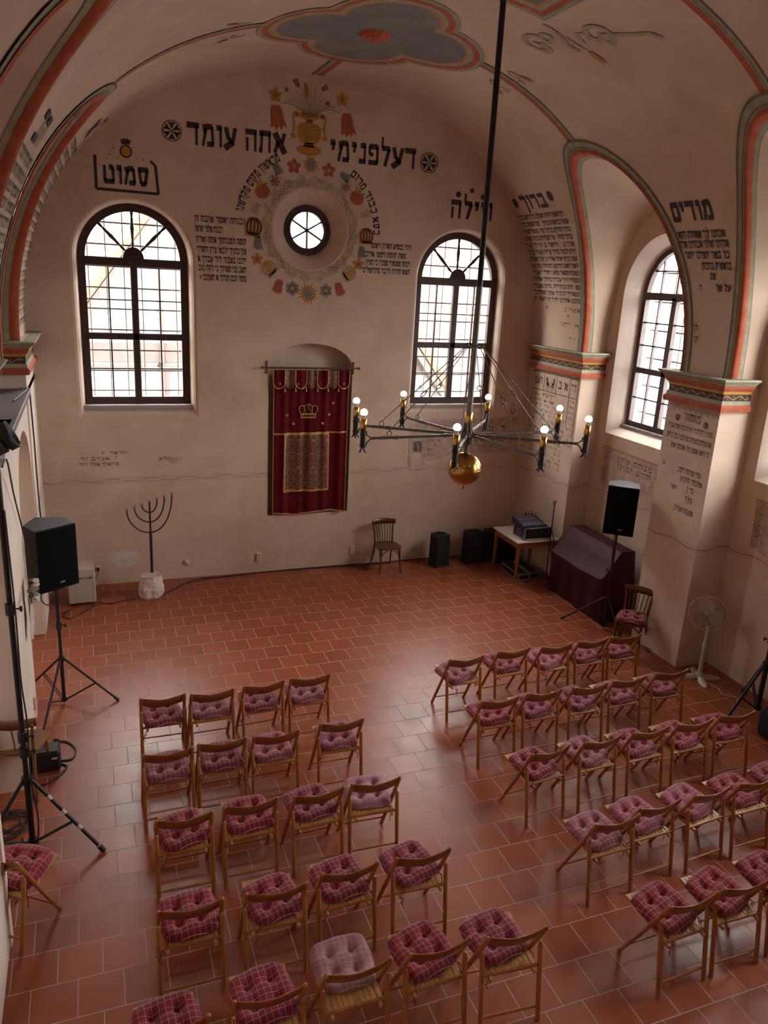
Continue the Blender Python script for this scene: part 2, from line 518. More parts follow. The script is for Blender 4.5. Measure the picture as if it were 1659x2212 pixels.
for i in range(3):
    yc = (PIER_L[i][1] + PIER_L[i + 1][0]) / 2; hw = (PIER_L[i][1] - PIER_L[i + 1][0]) / 2
    lb = MB(); lb.box((-1.50, yc - (.42 if i == 0 else 0), LEDGE_Z + .035), (.70, 2 * hw - .01 + (.84 if i == 0 else 0), .07), 0, None, .01)
    struct(lb.build('trim_ledge', mat('grey_ledge_board', (.15, .12, .115), .7)))
# back of the room (behind the camera)
b = MB(); b.box((2.8, YB - .1, 4), (10.4, .2, 8.2))
struct(b.build('wall_front', M_PLASTER))

# ---- end wall with two windows, round window and niche
WINS = [dict(xc=.215, hw=.755, z0=2.80, zs=4.86), dict(xc=5.345, hw=.745, z0=2.78, zs=4.83)]
YF = .20
NICHE = dict(x0=2.145, x1=3.515, z0=.975, zs=3.38, rise=.38, d=.22)
def niche_outline(g=0.0):
    x0, x1 = NICHE['x0'] - g, NICHE['x1'] + g
    xc, hw = (x0 + x1) / 2, (x1 - x0) / 2
    pts = [(x0, NICHE['z0'] - g), (x1, NICHE['z0'] - g)]
    for k in range(17):
        a = PI * k / 16
        pts.append((xc + hw * math.cos(a), NICHE['zs'] + (NICHE['rise'] + g) * math.sin(a)))
    return pts
ROSE = (2.765, 5.435)
def circ(c, r, n=40):
    return [(c[0] + r * math.cos(2 * PI * k / n), c[1] + r * math.sin(2 * PI * k / n)) for k in range(n)]
wp = lambda u, v: Vector((u, 0.0, v))
OPEN = [arch_outline(wd['hw'] + .095, 2.60, wd['zs'], wd['hw'] + .06, 28, wd['xc']) for wd in WINS]
b = MB()
b.poly([(-1.6, 0), (7.4, 0), (7.4, 8), (-1.6, 8)], wp, 0, OPEN + [circ(ROSE, .575), niche_outline()])
no = niche_outline(); n = len(no)
b.add([(p[0], 0, p[1]) for p in no] + [(p[0], NICHE['d'], p[1]) for p in no], [(i, (i + 1) % n, n + (i + 1) % n, n + i) for i in range(n)])
b.poly(no, lambda u, v: Vector((u, NICHE['d'], v)))
for wd, op in zip(WINS, OPEN):
    inner = arch_outline(wd['hw'], 2.76, wd['zs'], None, 28, wd['xc'])
    n = len(op); rws = []
    for q in range(6):
        t = q / 5
        rws.append([Vector((a[0] + (c[0] - a[0]) * (1 - (1 - t) ** 2), YF * t ** 1.6, a[1] + (c[1] - a[1]) * (1 - (1 - t) ** 2))) for a, c in zip(op, inner)])
    b.grid(rws, 0, False, True)
    n = len(inner)
    b.add([(p[0], YF, p[1]) for p in inner] + [(p[0], .62, p[1]) for p in inner], [(i, (i + 1) % n, n + (i + 1) % n, n + i) for i in range(n)])
rws = []
for t in (0, .15, .3, .5, .7, .85, 1):
    r = .575 + (.36 - .575) * (1 - (1 - t) ** 1.7)
    rws.append([Vector((ROSE[0] + r * math.cos(2 * PI * k / 40), .22 * t, ROSE[1] + r * math.sin(2 * PI * k / 40))) for k in range(40)])
b.grid(rws, 0, True, True)
b.add([(p[0], .22, p[1]) for p in circ(ROSE, .36)] + [(p[0], .62, p[1]) for p in circ(ROSE, .36)], [(i, (i + 1) % 40, 40 + (i + 1) % 40, 40 + i) for i in range(40)])
wall_back = struct(b.build('wall_back', M_PLASTER))
# outer leaf of the end wall so that no daylight leaks round the reveals
b = MB()
b.poly([(-2.6, -.3), (8.2, -.3), (8.2, 8.2), (-2.6, 8.2)], lambda u, v: Vector((u, .62, v)), 0,
       [arch_outline(wd['hw'], 2.76, wd['zs'], None, 28, wd['xc']) for wd in WINS] + [circ(ROSE, .36)])
struct(b.build('wall_outer', M_WHITE))
# right bay reveals
b = MB()
for wd in WIN_R:
    o1 = arch_outline(wd['hw'], wd['z0'], wd['zs'], .86, 24, wd['yc'])
    o2 = arch_outline(.70, wd['z0'] + .13, wd['zs'], .72, 24, wd['yc'])
    n = len(o1)
    rws = []
    for t in (0, .08, .2, .6, 1):
        e = 1 - (1 - t) ** 1.3
        rws.append([Vector((XW[1] + .27 * t, a[0] + (c[0] - a[0]) * e, a[1] + (c[1] - a[1]) * e)) for a, c in zip(o1, o2)])
    b.grid(rws, 0, False, True)
    b.add([(XW[1] + .27, p[0], p[1]) for p in o2] + [(7.66, wd['yc'] + (p[0] - wd['yc']) * 1.08, p[1]) for p in o2], [(i, (i + 1) % n, n + (i + 1) % n, n + i) for i in range(n)])
b.poly([(.7, -.3), (YB, -.3), (YB, 8.2), (.7, 8.2)], lambda u, v: Vector((7.66, u, v)), 0, [[(wd['yc'] + (p[0] - wd['yc']) * 1.08, p[1]) for p in arch_outline(.70, wd['z0'] + .13, wd['zs'], .72, 24, wd['yc'])] for wd in WIN_R])
struct(b.build('trim_window_reveals', M_WHITE))

# ---- windows
def arch_ring(mb, fn, hw, z0, zs, t, d0, d1, rise=None):
    rise = hw if rise is None else rise
    outer = arch_outline(hw, z0, zs, rise, 28)
    inner = arch_outline(hw - t, z0 + t, zs, rise - t, 28)
    mb.prism(outer, fn, d0, d1, 0, [inner])
def bar(mb, fn, u0, v0, u1, v1, t, d0, d1, mi=0):
    d = Vector((u1 - u0, v1 - v0)); L = d.length; d /= L; nn = Vector((-d.y, d.x)) * t / 2
    mb.prism([(u0 + nn.x, v0 + nn.y), (u1 + nn.x, v1 + nn.y), (u1 - nn.x, v1 - nn.y), (u0 - nn.x, v0 - nn.y)], fn, d0, d1, mi)
def end_window(idx, wd):
    hw, z0, zs = wd['hw'], wd['z0'], wd['zs']
    fn = lambda u, v, d: Vector((wd['xc'] + u, YF + d, v))
    b = MB()
    arch_ring(b, fn, hw, z0, zs, .105, -.02, .06)
    b.box((wd['xc'], YF + .02, zs - .035), (2 * hw - .1, .10, .12), 0, None, .01)
    b.box((wd['xc'], YF + .02, (z0 + zs) / 2), (.10, .09, zs - z0 - .05), 0, None, .012)
    zt = z0 + .47 * (zs - z0) + .02
    b.box((wd['xc'], YF + .02, zt), (2 * hw - .1, .09, .10), 0, None, .01)
    fr = struct(b.build('window_%d' % idx, M_FRAME))
    m = MB()
    for s_ in (-1, 1):
        uc = s_ * (hw - .105 + .05) / 2
        bar(m, fn, uc, z0 + .1, uc, zs - .1, .020, 0, .04)
        for za, zb in ((z0 + .1, zt - .05), (zt + .05, zs - .095)):
            bar(m, fn, s_ * .05, (za + zb) / 2, s_ * (hw - .1), (za + zb) / 2, .018, 0, .04)
    m.build('glazing_bar', M_FRAME, fr)
    h = MB()
    for k in range(13): pass
    hub = [( .145 * math.cos(PI * k / 16), zs + .02 + .155 * math.sin(PI * k / 16)) for k in range(17)]
    h.prism(hub, fn, -.03, .03)
    for k in range(1, 9):
        a = PI * k / 9
        bar(h, fn, .05 * math.cos(a), zs + .02 + .05 * math.sin(a), .13 * math.cos(a), zs + .02 + .14 * math.sin(a), .012, -.04, -.03)
    h.build('fan_hub', M_FRAME, fr)
    for a in (PI * .25, PI * .5, PI * .75):
        s_ = MB(); L0, L1 = .15, hw - .09
        prof = []
        for q in range(25):
            t = q / 24; r = .014 + .008 * abs(math.sin(t * PI * 5)) + (.008 if .35 < t < .65 else 0)
            prof.append((r, L0 + (L1 - L0) * t))
        Mx = Vector((math.cos(a), 0, math.sin(a))).to_track_quat('Z', 'Y').to_matrix()
        s_.lathe(prof, (wd['xc'], YF + .02, zs + .02), Mx, 10)
        s_.build('turned_spindle', M_FRAME, fr)
    g = MB(); g.poly(arch_outline(hw - .06, z0 + .05, zs, hw - .06, 28, wd['xc']), lambda u, v: Vector((u, YF + .03, v)))
    g.build('glass_pane', M_GLASS, fr)
    gr = MB(); yb = .48
    for k in range(6):
        u = -hw + .02 + (k + .5) * (2 * hw - .04) / 6
        gr.cyl((wd['xc'] + u, yb, z0 - .04), (wd['xc'] + u, yb, zs + math.sqrt(max(0, hw * hw - u * u))), .009, n=6)
    zz = z0 + .16
    while zz < zs + hw - .15:
        hh = hw if zz < zs else math.sqrt(max(0, hw * hw - (zz - zs) ** 2))
        gr.box((wd['xc'], yb - .012, zz), (2 * hh, .008, .022)); zz += .30
    gr.build('iron_grille', M_BAR, fr)
    sl = MB()
    sl.box((wd['xc'], .135, z0 - .030), (2 * hw + .06, .15, .06), 0, None, .008)
    sl.box((wd['xc'], .105, z0 - .055), (2 * hw + .10, .09, .025), 0, None, .006)
    sl.build('window_sill', M_SILL, fr)
for i, wd in enumerate(WINS): end_window(i + 1, wd)
# round window
b = MB()
fn = lambda u, v, d: Vector((ROSE[0] + u, .22 + d, ROSE[1] + v))
b.prism(circ((0, 0), .36), fn, -.03, .05, 0, [circ((0, 0), .262)], True)
b.prism(circ((0, 0), .30), fn, -.045, -.03, 0, [circ((0, 0), .275)], True)
win3 = struct(b.build('window_3', M_FRAME))
m = MB()
for k in range(3):
    a = PI / 2 + k * PI / 3
    bar(m, fn, -.265 * math.cos(a), -.265 * math.sin(a), .265 * math.cos(a), .265 * math.sin(a), .024, -.02, .03)
m.build('glazing_bar', M_FRAME, win3)
m = MB(); m.poly(circ(ROSE, .27), lambda u, v: Vector((u, .24, v))); m.build('glass_pane', M_GLASS, win3)
# right bay windows
def side_window(idx, wd):
    XF = XW[1] + .27; hw, z0, zs = .70, wd['z0'] + .16, wd['zs']
    fn = lambda u, v, d: Vector((XF + d, wd['yc'] + u, v))
    b = MB(); arch_ring(b, fn, hw, z0, zs, .075, -.02, .06, .72)
    b.box((XF + .02, wd['yc'], zs), (.09, 2 * hw - .1, .11), 0, None, .01)
    zt = z0 + .44 * (zs - z0)
    b.box((XF + .02, wd['yc'], zt), (.09, 2 * hw - .1, .09), 0, None, .01)
    b.box((XF + .02, wd['yc'], (z0 + zs) / 2), (.09, .10, zs - z0), 0, None, .01)
    fr = struct(b.build('window_%d' % idx, M_FRAME))
    m = MB()
    for s_ in (-1, 1):
        uc = s_ * .345
        bar(m, fn, uc, z0 + .06, uc, zs + (.50 if True else 0), .022, 0, .04)
        for za, zb, nn in ((z0 + .06, zt - .04, 2), (zt + .04, zs - .05, 3)):
            for q in range(1, nn):
                zz = za + (zb - za) * q / nn
                bar(m, fn, s_ * .05, zz, s_ * (hw - .05), zz, .022, 0, .04)
    bar(m, fn, -.58, zs + .36, .58, zs + .36, .022, 0, .04)
    bar(m, fn, 0, zs, 0, zs + .68, .03, 0, .04)
    m.build('glazing_bar', M_FRAME, fr)
    g = MB(); g.poly(arch_outline(hw - .05, z0 + .04, zs, .67, 28, wd['yc']), lambda u, v: Vector((XF + .03, u, v)))
    g.build('glass_pane', M_GLASS, fr)
    gr = MB()
    for k in range(5):
        u = -hw + (k + .5) * 2 * hw / 5
        gr.cyl((7.70, wd['yc'] + u, z0 - .05), (7.70, wd['yc'] + u, zs + .7 * math.sqrt(max(0, 1 - (u / hw) ** 2))), .012, n=6)
    zz = z0 + .2
    while zz < zs + .5:
        hh = hw if zz < zs else hw * math.sqrt(max(0, 1 - ((zz - zs) / .72) ** 2))
        gr.box((7.685, wd['yc'], zz), (.01, 2 * hh, .026)); zz += .42
    gr.build('iron_grille', M_BAR, fr)
    sl = MB(); sl.box((XF - .03, wd['yc'], z0 - .03), (.10, 2 * hw + .06, .05), 0, None, .008)
    sl.build('window_sill', mat('speckled_sill_stone', (.38, .35, .32), .6, noise=(40, (.18, .16, .15), .45, .6)), fr)
for i, wd in enumerate(WIN_R): side_window(4 + i, wd)

# ---- capitals
def capital(name, side, y0, y1, xi, close0, close1):
    prof = [(3.44, .015, 0), (3.445, .045, 0), (3.50, .055, 0), (3.525, .035, 0), (3.53, .03, 1), (3.575, .022, 1), (3.58, .012, 2), (3.655, .012, 2), (3.66, .02, 3),
            (3.695, .025, 3), (3.70, .035, 0), (3.735, .06, 0), (3.76, .065, 0), (3.765, .07, 1), (3.785, .085, 1), (3.815, .12, 1), (3.825, .135, 1), (3.845, .135, 1), (3.845, 0, 1)]
    b = MB()
    for j in range(len(prof) - 1):
        (za, pa, ma), (zb, pb, _) = prof[j], prof[j + 1]
        def ring(z, p):
            xo = xi - side * p
            return [Vector((xi + side * .42, y0 + p if close0 else y0, z)), Vector((xo, y0 + p if close0 else y0, z)), Vector((xo, y1 - p, z)), Vector((xi + side * .42, y1 - p, z))]
        A_, B_ = ring(za, pa), ring(zb, pb)
        b.add(A_ + B_, [(0, 1, 5, 4), (1, 2, 6, 5), (2, 3, 7, 6)], ma)
    # gold scroll on the dark frieze
    def scroll(pt, n):
        for k in range(n):
            c0 = k / n
            pts = []
            for q in range(15):
                t = q / 14
                pts.append((c0 + t / n, 3.618 + .022 * math.sin(t * 2 * PI)))
            for a_, c_ in zip(pts, pts[1:]):
                b.add([pt(a_[0], a_[1] - .006), pt(c_[0], c_[1] - .006), pt(c_[0], c_[1] + .006), pt(a_[0], a_[1] + .006)], [(0, 1, 2, 3)], 3)
            for sg, off in ((1, .30), (-1, .80)):
                ring_ = []
                for q in range(11):
                    a = q / 10 * 1.6 * PI
                    rr2 = .018 * (1 - .06 * q)
                    ring_.append((c0 + off / n + rr2 * math.cos(a) / abs(L_), 3.618 - sg * .010 + sg * rr2 * math.sin(a)))
                for a_, c_ in zip(ring_, ring_[1:]):
                    b.add([pt(a_[0], a_[1] - .004), pt(c_[0], c_[1] - .004), pt(c_[0], c_[1] + .004), pt(a_[0], a_[1] + .004)], [(0, 1, 2, 3)], 3)
    L_ = y0 - y1
    scroll(lambda t, z: Vector((xi - side * .0135, y0 + (y1 - y0) * t, z)), max(2, round(abs(L_) / .2)))
    L_ = .4
    scroll(lambda t, z: Vector((xi + side * .4 * t, y1 - .0135, z)), 2)
    # leaf line on the red mouldings
    for zz, pr in ((3.473, .0535), (3.722, .0525)):
        nn = round((y0 - y1) / .085)
        for k in range(nn):
            for sg in (-1, 1):
                pts = [(y0 - (k + q / 6) * (y0 - y1) / nn, zz + sg * .015 * math.sin(PI * q / 6)) for q in range(7)]
                for a_, c_ in zip(pts, pts[1:]):
                    X = xi - side * (pr + .008)
                    b.add([(X, a_[0], a_[1] - .0018), (X, c_[0], c_[1] - .0018), (X, c_[0], c_[1] + .0018), (X, a_[0], a_[1] + .0018)], [(0, 1, 2, 3)], 4)
    return struct(b.build(name, [M_RED, M_GREEN, M_INK, M_YEL, M_BROWN]))
capital('trim_1', 1, -.0, -1.56, 6.80, False, True)
capital('trim_2', 1, -3.72, -4.66, 6.69, True, True)
capital('trim_3', 1, -6.76, -7.74, 6.66, True, True)
capital('trim_4', -1, -.0, -1.55, -1.19, False, True)
capital('trim_5', -1, -3.62, -4.98, -1.34, True, True)
# ------------------------------------------------------------------ lettering and wall paintings
GL = {
 'א': ((.08, .96, .74, .04, .22), (.70, .97, .56, .52, .15), (.10, .04, .30, .60, .15)),
 'ב': ((.06, .88, .62, .88, .24), (.58, .9, .58, .1, .13), (0, .11, .76, .11, .22)),
 'ג': ((.12, .88, .44, .88, .24), (.40, .9, .42, .3, .13), (.42, .34, .5, 0, .13), (.42, .32, .1, .05, .15)),
 'ד': ((0, .88, .74, .88, .24), (.58, .9, .58, 0, .13)),
 'ה': ((0, .88, .70, .88, .24), (.62, .9, .62, 0, .13), (.12, .62, .12, 0, .14)),
 'ו': ((0, .88, .32, .88, .24), (.25, .9, .25, 0, .13)),
 'ז': ((0, .88, .38, .88, .22), (.2, .85, .16, 0, .13)),
 'ח': ((0, .88, .72, .88, .24), (.64, .9, .64, 0, .14), (.1, .9, .1, 0, .14)),
 'ט': ((.1, .96, .1, .1, .14), (.05, .11, .7, .11, .22), (.64, .1, .64, .9, .14), (.64, .88, .38, .88, .22)),
 'י': ((0, .87, .30, .87, .24), (.23, .88, .15, .5, .12)),
 'כ': ((.05, .88, .6, .88, .24), (.58, .9, .58, .1, .14), (.05, .11, .6, .11, .22)),
 'ך': ((0, .88, .62, .88, .24), (.54, .9, .54, -.3, .13)),
 'ל': ((.1, 1.4, .1, .88, .12), (.08, .86, .60, .86, .22), (.55, .85, .30, 0, .15)),
 'מ': ((.1, .96, .22, .6, .14), (.22, .88, .62, .88, .24), (.60, .9, .66, .1, .13), (.30, .11, .70, .11, .22), (.24, .8, .05, 0, .12)),
 'ם': ((.05, .88, .65, .88, .24), (.6, .9, .6, .1, .14), (.05, .11, .66, .11, .22), (.1, .9, .1, .1, .13)),
 'נ': ((.1, .88, .42, .88, .24), (.37, .9, .37, .1, .13), (0, .11, .44, .11, .22)),
 'ן': ((0, .88, .32, .88, .24), (.23, .9, .23, -.3, .13)),
 'ס': ((.04, .88, .70, .88, .24), (.64, .9, .5, .1, .14), (.2, .11, .55, .11, .22), (.12, .9, .22, .1, .13)),
 'ע': ((.08, .96, .24, .45, .17), (.66, .96, .46, .2, .16), (.52, .32, 0, 0, .2), (.22, .5, .44, .3, .13)),
 'פ': ((.05, .88, .6, .88, .24), (.58, .9, .58, .1, .14), (0, .11, .62, .11, .22), (.08, .9, .08, .5, .13), (.08, .5, .32, .5, .17)),
 'ף': ((.05, .88, .6, .88, .24), (.55, .9, .55, -.3, .13), (.08, .9, .08, .5, .13), (.08, .5, .3, .5, .17)),
 'צ': ((.1, .96, .5, .2, .17), (.62, .96, .36, .48, .15), (0, .11, .6, .11, .22)),
 'ץ': ((.1, .96, .32, .4, .17), (.58, .96, .34, .5, .15), (.33, .5, .3, -.3, .13)),
 'ק': ((0, .88, .68, .88, .24), (.6, .9, .4, .2, .14), (.1, .6, .1, -.3, .13)),
 'ר': ((0, .88, .62, .88, .24), (.55, .9, .56, 0, .13)),
 'ש': ((.08, .96, .2, .12, .16), (.42, .96, .3, .4, .14), (.76, .96, .62, .12, .16), (.12, .11, .7, .11, .22)),
 'ת': ((0, .88, .72, .88, .24), (.64, .9, .64, 0, .13), (.17, .9, .12, .1, .13), (-.03, .09, .2, .09, .2)),
 "'": ((.05, 1.0, .02, .75, .12),), '*': ((.1, .3, .5, .7, .1), (.5, .3, .1, .7, .1), (.3, .2, .3, .8, .1)), '.': ((.02, .1, .16, .1, .18),),
}
GW = {c: max(max(s[0], s[2]) for s in g) + .07 for c, g in GL.items()}
GW[' '] = .34
def letters(mb, text, fn, u1, u0, v, h, mi=0, drop=0.0, bold=1.0, sub=1):
    """Hebrew text running from its first letter at u1 to its last at u0; fn(u, v) -> 3D; u grows to the reader's right"""
    tot = sum(GW[c] + .10 for c in text) - .10
    sx = (u1 - u0) / tot
    x = u1
    for c in text:
        wd = GW[c] * sx
        x -= wd
        if c != ' ' and random.random() >= drop:
            for (a, b_, c_, d, t) in GL[c]:
                p = Vector((x + a * sx, v + b_ * h)); q = Vector((x + c_ * sx, v + d * h))
                dd = q - p
                if dd.length < 1e-7: continue
                # thickness measured in letter heights, squeezed with the width for upright strokes
                nn = Vector((-dd.y, dd.x)).normalized()
                k = t * bold * .5 * (abs(nn.y) * h + abs(nn.x) * min(h, sx * 1.05))
                nn *= k
                e = dd.normalized() * (.02 * h)
                for s_ in range(sub):
                    A = p + dd * (s_ / sub); B = p + dd * ((s_ + 1) / sub)
                    mb.add([fn(*(A - nn)), fn(*(B - nn)), fn(*(B + nn)), fn(*(A + nn))], [(0, 1, 2, 3)], mi)
        x -= .10 * sx
EPS = .004
W0 = lambda u, v: Vector((u, -EPS, v))
# --- big inscription, two halves, each tilted as painted
def slanted(x0, z0, x1, z1):
    d = Vector((x1 - x0, z1 - z0)); L = d.length; d /= L
    return lambda u, v: Vector((x0 + d.x * u - d.y * v, -EPS, z0 + d.y * u + d.x * v)), L
b = MB()
letters(b, 'אתה עומד', W0, 2.375, .975, 6.43, .285, 0, 0, 1.1)
letters(b, 'דעלפנימי', W0, 4.42, 3.04, 6.42, .285, 0, 0, 1.1)
wall_bk = wall_back
b.build('painted_inscription', M_INK, wall_bk)
def rosette(mb, c, r, fn):
    n = 36
    o = circ(c, r, n); i_ = circ(c, r * .93, n)
    mb.add([fn(*p) for p in o] + [fn(*p) for p in i_], [(k, (k + 1) % n, n + (k + 1) % n, n + k) for k in range(n)], 0)
    for k in range(6):          # dark triangles between the petals
        a = PI / 6 + k * PI / 3
        pts = [(c[0] + r * .12 * math.cos(a), c[1] + r * .12 * math.sin(a))]
        for q in range(7):
            aa = a - .36 + .72 * q / 6
            rr2 = r * (.90 - .18 * (1 - abs(q - 3) / 3))
            pts.append((c[0] + rr2 * math.cos(aa), c[1] + rr2 * math.sin(aa)))
        mb.poly(pts, fn, 0)
        a = k * PI / 3          # outlined petals
        for sg in (-1, 1):
            l = []
            for q in range(9):
                t = q / 8
                d = r * .93 * t; wv = sg * r * .17 * math.sin(PI * t)
                l.append((c[0] + d * math.cos(a) - wv * math.sin(a), c[1] + d * math.sin(a) + wv * math.cos(a)))
            for p, q in zip(l, l[1:]):
                mb.add([fn(p[0], p[1] - .004), fn(q[0], q[1] - .004), fn(q[0], q[1] + .004), fn(p[0], p[1] + .004)], [(0, 1, 2, 3)], 0)
b = MB(); rosette(b, (.776, 6.58), .135, W0); rosette(b, (4.63, 6.535), .15, W0)
b.build('painted_rosette', M_INK, wall_bk)
# panel over the left window
b = MB()
letters(b, 'סמוט', W0, .46, -.14, 5.84, .235, 0, 0, 1.25)
for (x0, z0, x1, z1) in ((-.235, 5.76, -.235, 6.18), (-.235, 5.76, .575, 5.755), (.575, 5.755, .545, 6.11), (.545, 6.11, .48, 6.17)):
    d = Vector((x1 - x0, z1 - z0)).normalized(); nn = Vector((-d.y, d.x)) * .018
    b.add([W0(x0 - nn.x, z0 - nn.y), W0(x1 - nn.x, z1 - nn.y), W0(x1 + nn.x, z1 + nn.y), W0(x0 + nn.x, z0 + nn.y)], [(0, 1, 2, 3)], 0)
n = 28; o = circ((.165, 6.26), .080, n); i_ = circ((.165, 6.26), .062, n)
b.add([W0(*p) for p in o] + [W0(*p) for p in i_], [(k, (k + 1) % n, n + (k + 1) % n, n + k) for k in range(n)], 0)
b.poly(i_, W0, 1)
crown = [(.115, 6.345), (.215, 6.345), (.235, 6.41), (.205, 6.395), (.19, 6.43), (.165, 6.40), (.14, 6.43), (.125, 6.395), (.095, 6.41)]
b.poly(crown, W0, 0)
for k in range(14):
    x = -.13 + random.random() * .62; z = 6.12 + random.random() * .22
    if abs(x - .165) > .11: b.poly([(x, z), (x + .02, z + .008), (x + .008, z + .035)], W0, 2)
b.build('painted_panel', [M_INK, M_YEL, M_INK2], wall_bk)
# word over the right window, with small flowers
b = MB()
letters(b, 'ויילה', W0, 5.80, 5.05, 5.77, .27, 0, 0, 1.15)
def tiny_flower(mb, c, r, fn, mi=0):
    for k in range(8):
        a = k * PI / 4
        mb.poly(circ((c[0] + r * .6 * math.cos(a), c[1] + r * .6 * math.sin(a)), r * .34, 6), fn, mi)
    mb.poly(circ(c, r * .3, 8), fn, mi)
tiny_flower(b, (5.165, 6.125), .05, W0); tiny_flower(b, (5.40, 6.20), .04, W0); tiny_flower(b, (5.60, 6.12), .045, W0)
b.build('painted_word', M_INK, wall_bk)
# side texts
LT = ["ובנחה יאמר שובה ה'", 'רבבות אלפי ישראל', 'קומה למנוחתך אתה וארון', 'עזך כהניך ילבשו צדק וחסדך', 'ירננו בעבור דוד עבדך א', 'תשב פני משיחך כי לקח טוב', 'נתתי לכם תורתי א תעזובו *']
b = MB()
lx = [(1.78, 1.06, 5.435), (1.46, 1.06, 5.30), (1.80, 1.075, 5.155), (1.80, 1.09, 5.02), (1.80, 1.095, 4.89), (1.80, 1.105, 4.765), (1.80, 1.12, 4.635)]
for t, (u1, u0, v) in zip(LT, lx): letters(b, t, W0, u1, u0, v, .085)
RT = ['ויהי בנסוע הארון ויאמר', 'משה קומה ויפצו אויבך', 'וינוסו משנאיך מפניך כי מציון', 'תצא תורה ודבר מירושלים']
for t, (u1, u0, v) in zip(RT, [(4.41, 3.73, 5.235), (4.33, 3.62, 5.105), (4.41, 3.66, 4.985), (4.41, 3.62, 4.865)]): letters(b, t, W0, u1, u0, v, .08)
b.build('painted_verses', M_INK, wall_bk)
# arc texts round the wreath
def arc_fn(r0):
    return lambda u, v: Vector((ROSE[0] + (r0 + v) * math.sin(u / r0), -EPS, ROSE[1] + (r0 + v) * math.cos(u / r0)))
b = MB()
r0 = 1.02
letters(b, 'מראשון מקום מקדשנו', arc_fn(r0), -math.radians(27) * r0, -math.radians(80) * r0, 0, .115)
letters(b, 'כסא כבוד מרום', arc_fn(r0), math.radians(90) * r0, math.radians(36) * r0, -.02, .105)
b.build('painted_arc_verse', M_INK, wall_bk)
# faint dark word inside the reveal of the round window and worn fragments lower down
b = MB()
for t, u1, u0, v, h in (("ויהי עורבות", .02, -.36, 2.07, .045), ("ויהאנדב ודף", -.10, -.72, 1.985, .05), ("פרשון אלו ויד", -.12, -.68, 1.90, .05), ("והע", .62, .46, 1.96, .05)):
    letters(b, t, W0, u1, u0, v, h, 0, .15)
b.poly([(.68 + .14 * math.cos(a) * (.8 + .3 * math.sin(3 * a)), 1.955 + .055 * math.sin(a)) for a in [k * PI / 10 for k in range(20)]], lambda u, v: Vector((u, -.002, v)), 1)
b.build('worn_inscription', [M_INK2, M_DARKPATCH], wall_bk)
b = MB()
b.poly([(4.66, 2.53), (6.70, 2.56), (6.70, 1.98), (6.3, 1.9), (5.5, 1.92), (4.95, 1.80), (4.62, 2.05)], lambda u, v: Vector((u, -.002, v)), 1)
for t, u1, u0, v, h in (('רבונו', 6.42, 5.98, 2.28, .12), ('של עולם אני', 6.42, 5.7, 2.12, .05), ('ודוהא לברך ולשבח', 6.4, 5.5, 2.02, .055), ('הנדנ לשמוע', 5.25, 4.95, 2.40, .045),
                        ('ודוכא ולשמר', 5.2, 4.9, 2.31, .045), ('אתי טובים', 5.15, 4.9, 2.14, .045), ('טובים', 5.1, 4.92, 2.06, .045), ('תדכא', 5.05, 4.92, 1.98, .045), ('והב', 5.02, 4.92, 1.90, .045)):
    letters(b, t, W0, u1, u0, v, h, 0, .12)
for x in (4.58, 4.62, 4.84, 4.88): b.add([W0(x, 1.72), W0(x + .006, 1.72), W0(x + .006, 2.45), W0(x, 2.45)], [(0, 1, 2, 3)], 0)
b.poly([(4.66, 1.96), (4.82, 1.96), (4.82, 2.16), (4.66, 2.16)], lambda u, v: Vector((u, -.003, v)), 0)
for k in range(22):
    x = 4.7 + random.random() * 1.9; z = 2.46 + random.random() * .06
    b.add([W0(x, z), W0(x + .05, z), W0(x + .05, z + .012), W0(x, z + .012)], [(0, 1, 2, 3)], 0)
b.build('worn_inscription', [M_INK2, M_DARKPATCH], wall_bk)
b = MB(); b.poly([(-.1 + .22 * math.cos(a) * (1 + .2 * math.sin(3 * a)), .40 + .17 * math.sin(a) * (1 + .2 * math.cos(2 * a))) for a in [k * PI / 14 for k in range(28)]], lambda u, v: Vector((u, -.002, v)), 0)
b.build('patch_of_filler', mat('pale_filler', (.66, .58, .53), .9, noise=(6, (.58, .49, .43), .4, .6)), wall_bk)
b = MB(); b.lathe([(.0, .0), (.052, .0), (.055, .008), (.0, .010)], (.834, 0, .265), Matrix.Rotation(PI / 2, 3, 'X'), 20)
tag(b.build('cover_plate', M_CREAM), 'small round pink cover plate low on the end wall beside the menorah', 'cover plate')

# --- painted string course
def line_strip(mb, pts, fn, t, mi=0):
    for p, q in zip(pts, pts[1:]):
        d = (Vector(q) - Vector(p)).normalized(); nn = Vector((-d.y, d.x)) * t / 2
        mb.add([fn(p[0] - nn.x, p[1] - nn.y), fn(q[0] - nn.x, q[1] - nn.y), fn(q[0] + nn.x, q[1] + nn.y), fn(p[0] + nn.x, p[1] + nn.y)], [(0, 1, 2, 3)], mi)
def string_course(mb, fn, u0, u1, z=1.67, strong=False):
    for dz in (-.035, .035): line_strip(mb, [(u0, z + dz), (u1, z + dz)], fn, .008, 0)
    n = max(2, round(abs(u1 - u0) / .28))
    for k in range(n):
        a = u0 + (u1 - u0) * k / n; c = u0 + (u1 - u0) * (k + 1) / n
        pts = [(a + (c - a) * q / 6, z + .018 * math.sin(PI * q / 6) * (1 if k % 2 else -1)) for q in range(7)]
        line_strip(mb, pts, fn, .014 if strong else .009, 1)
b = MB()
string_course(b, W0, -1.19, NICHE['x0']); string_course(b, W0, NICHE['x1'], 6.8)
b.build('painted_string_course', [M_DARKPATCH, M_BROWN], wall_bk)
b = MB()
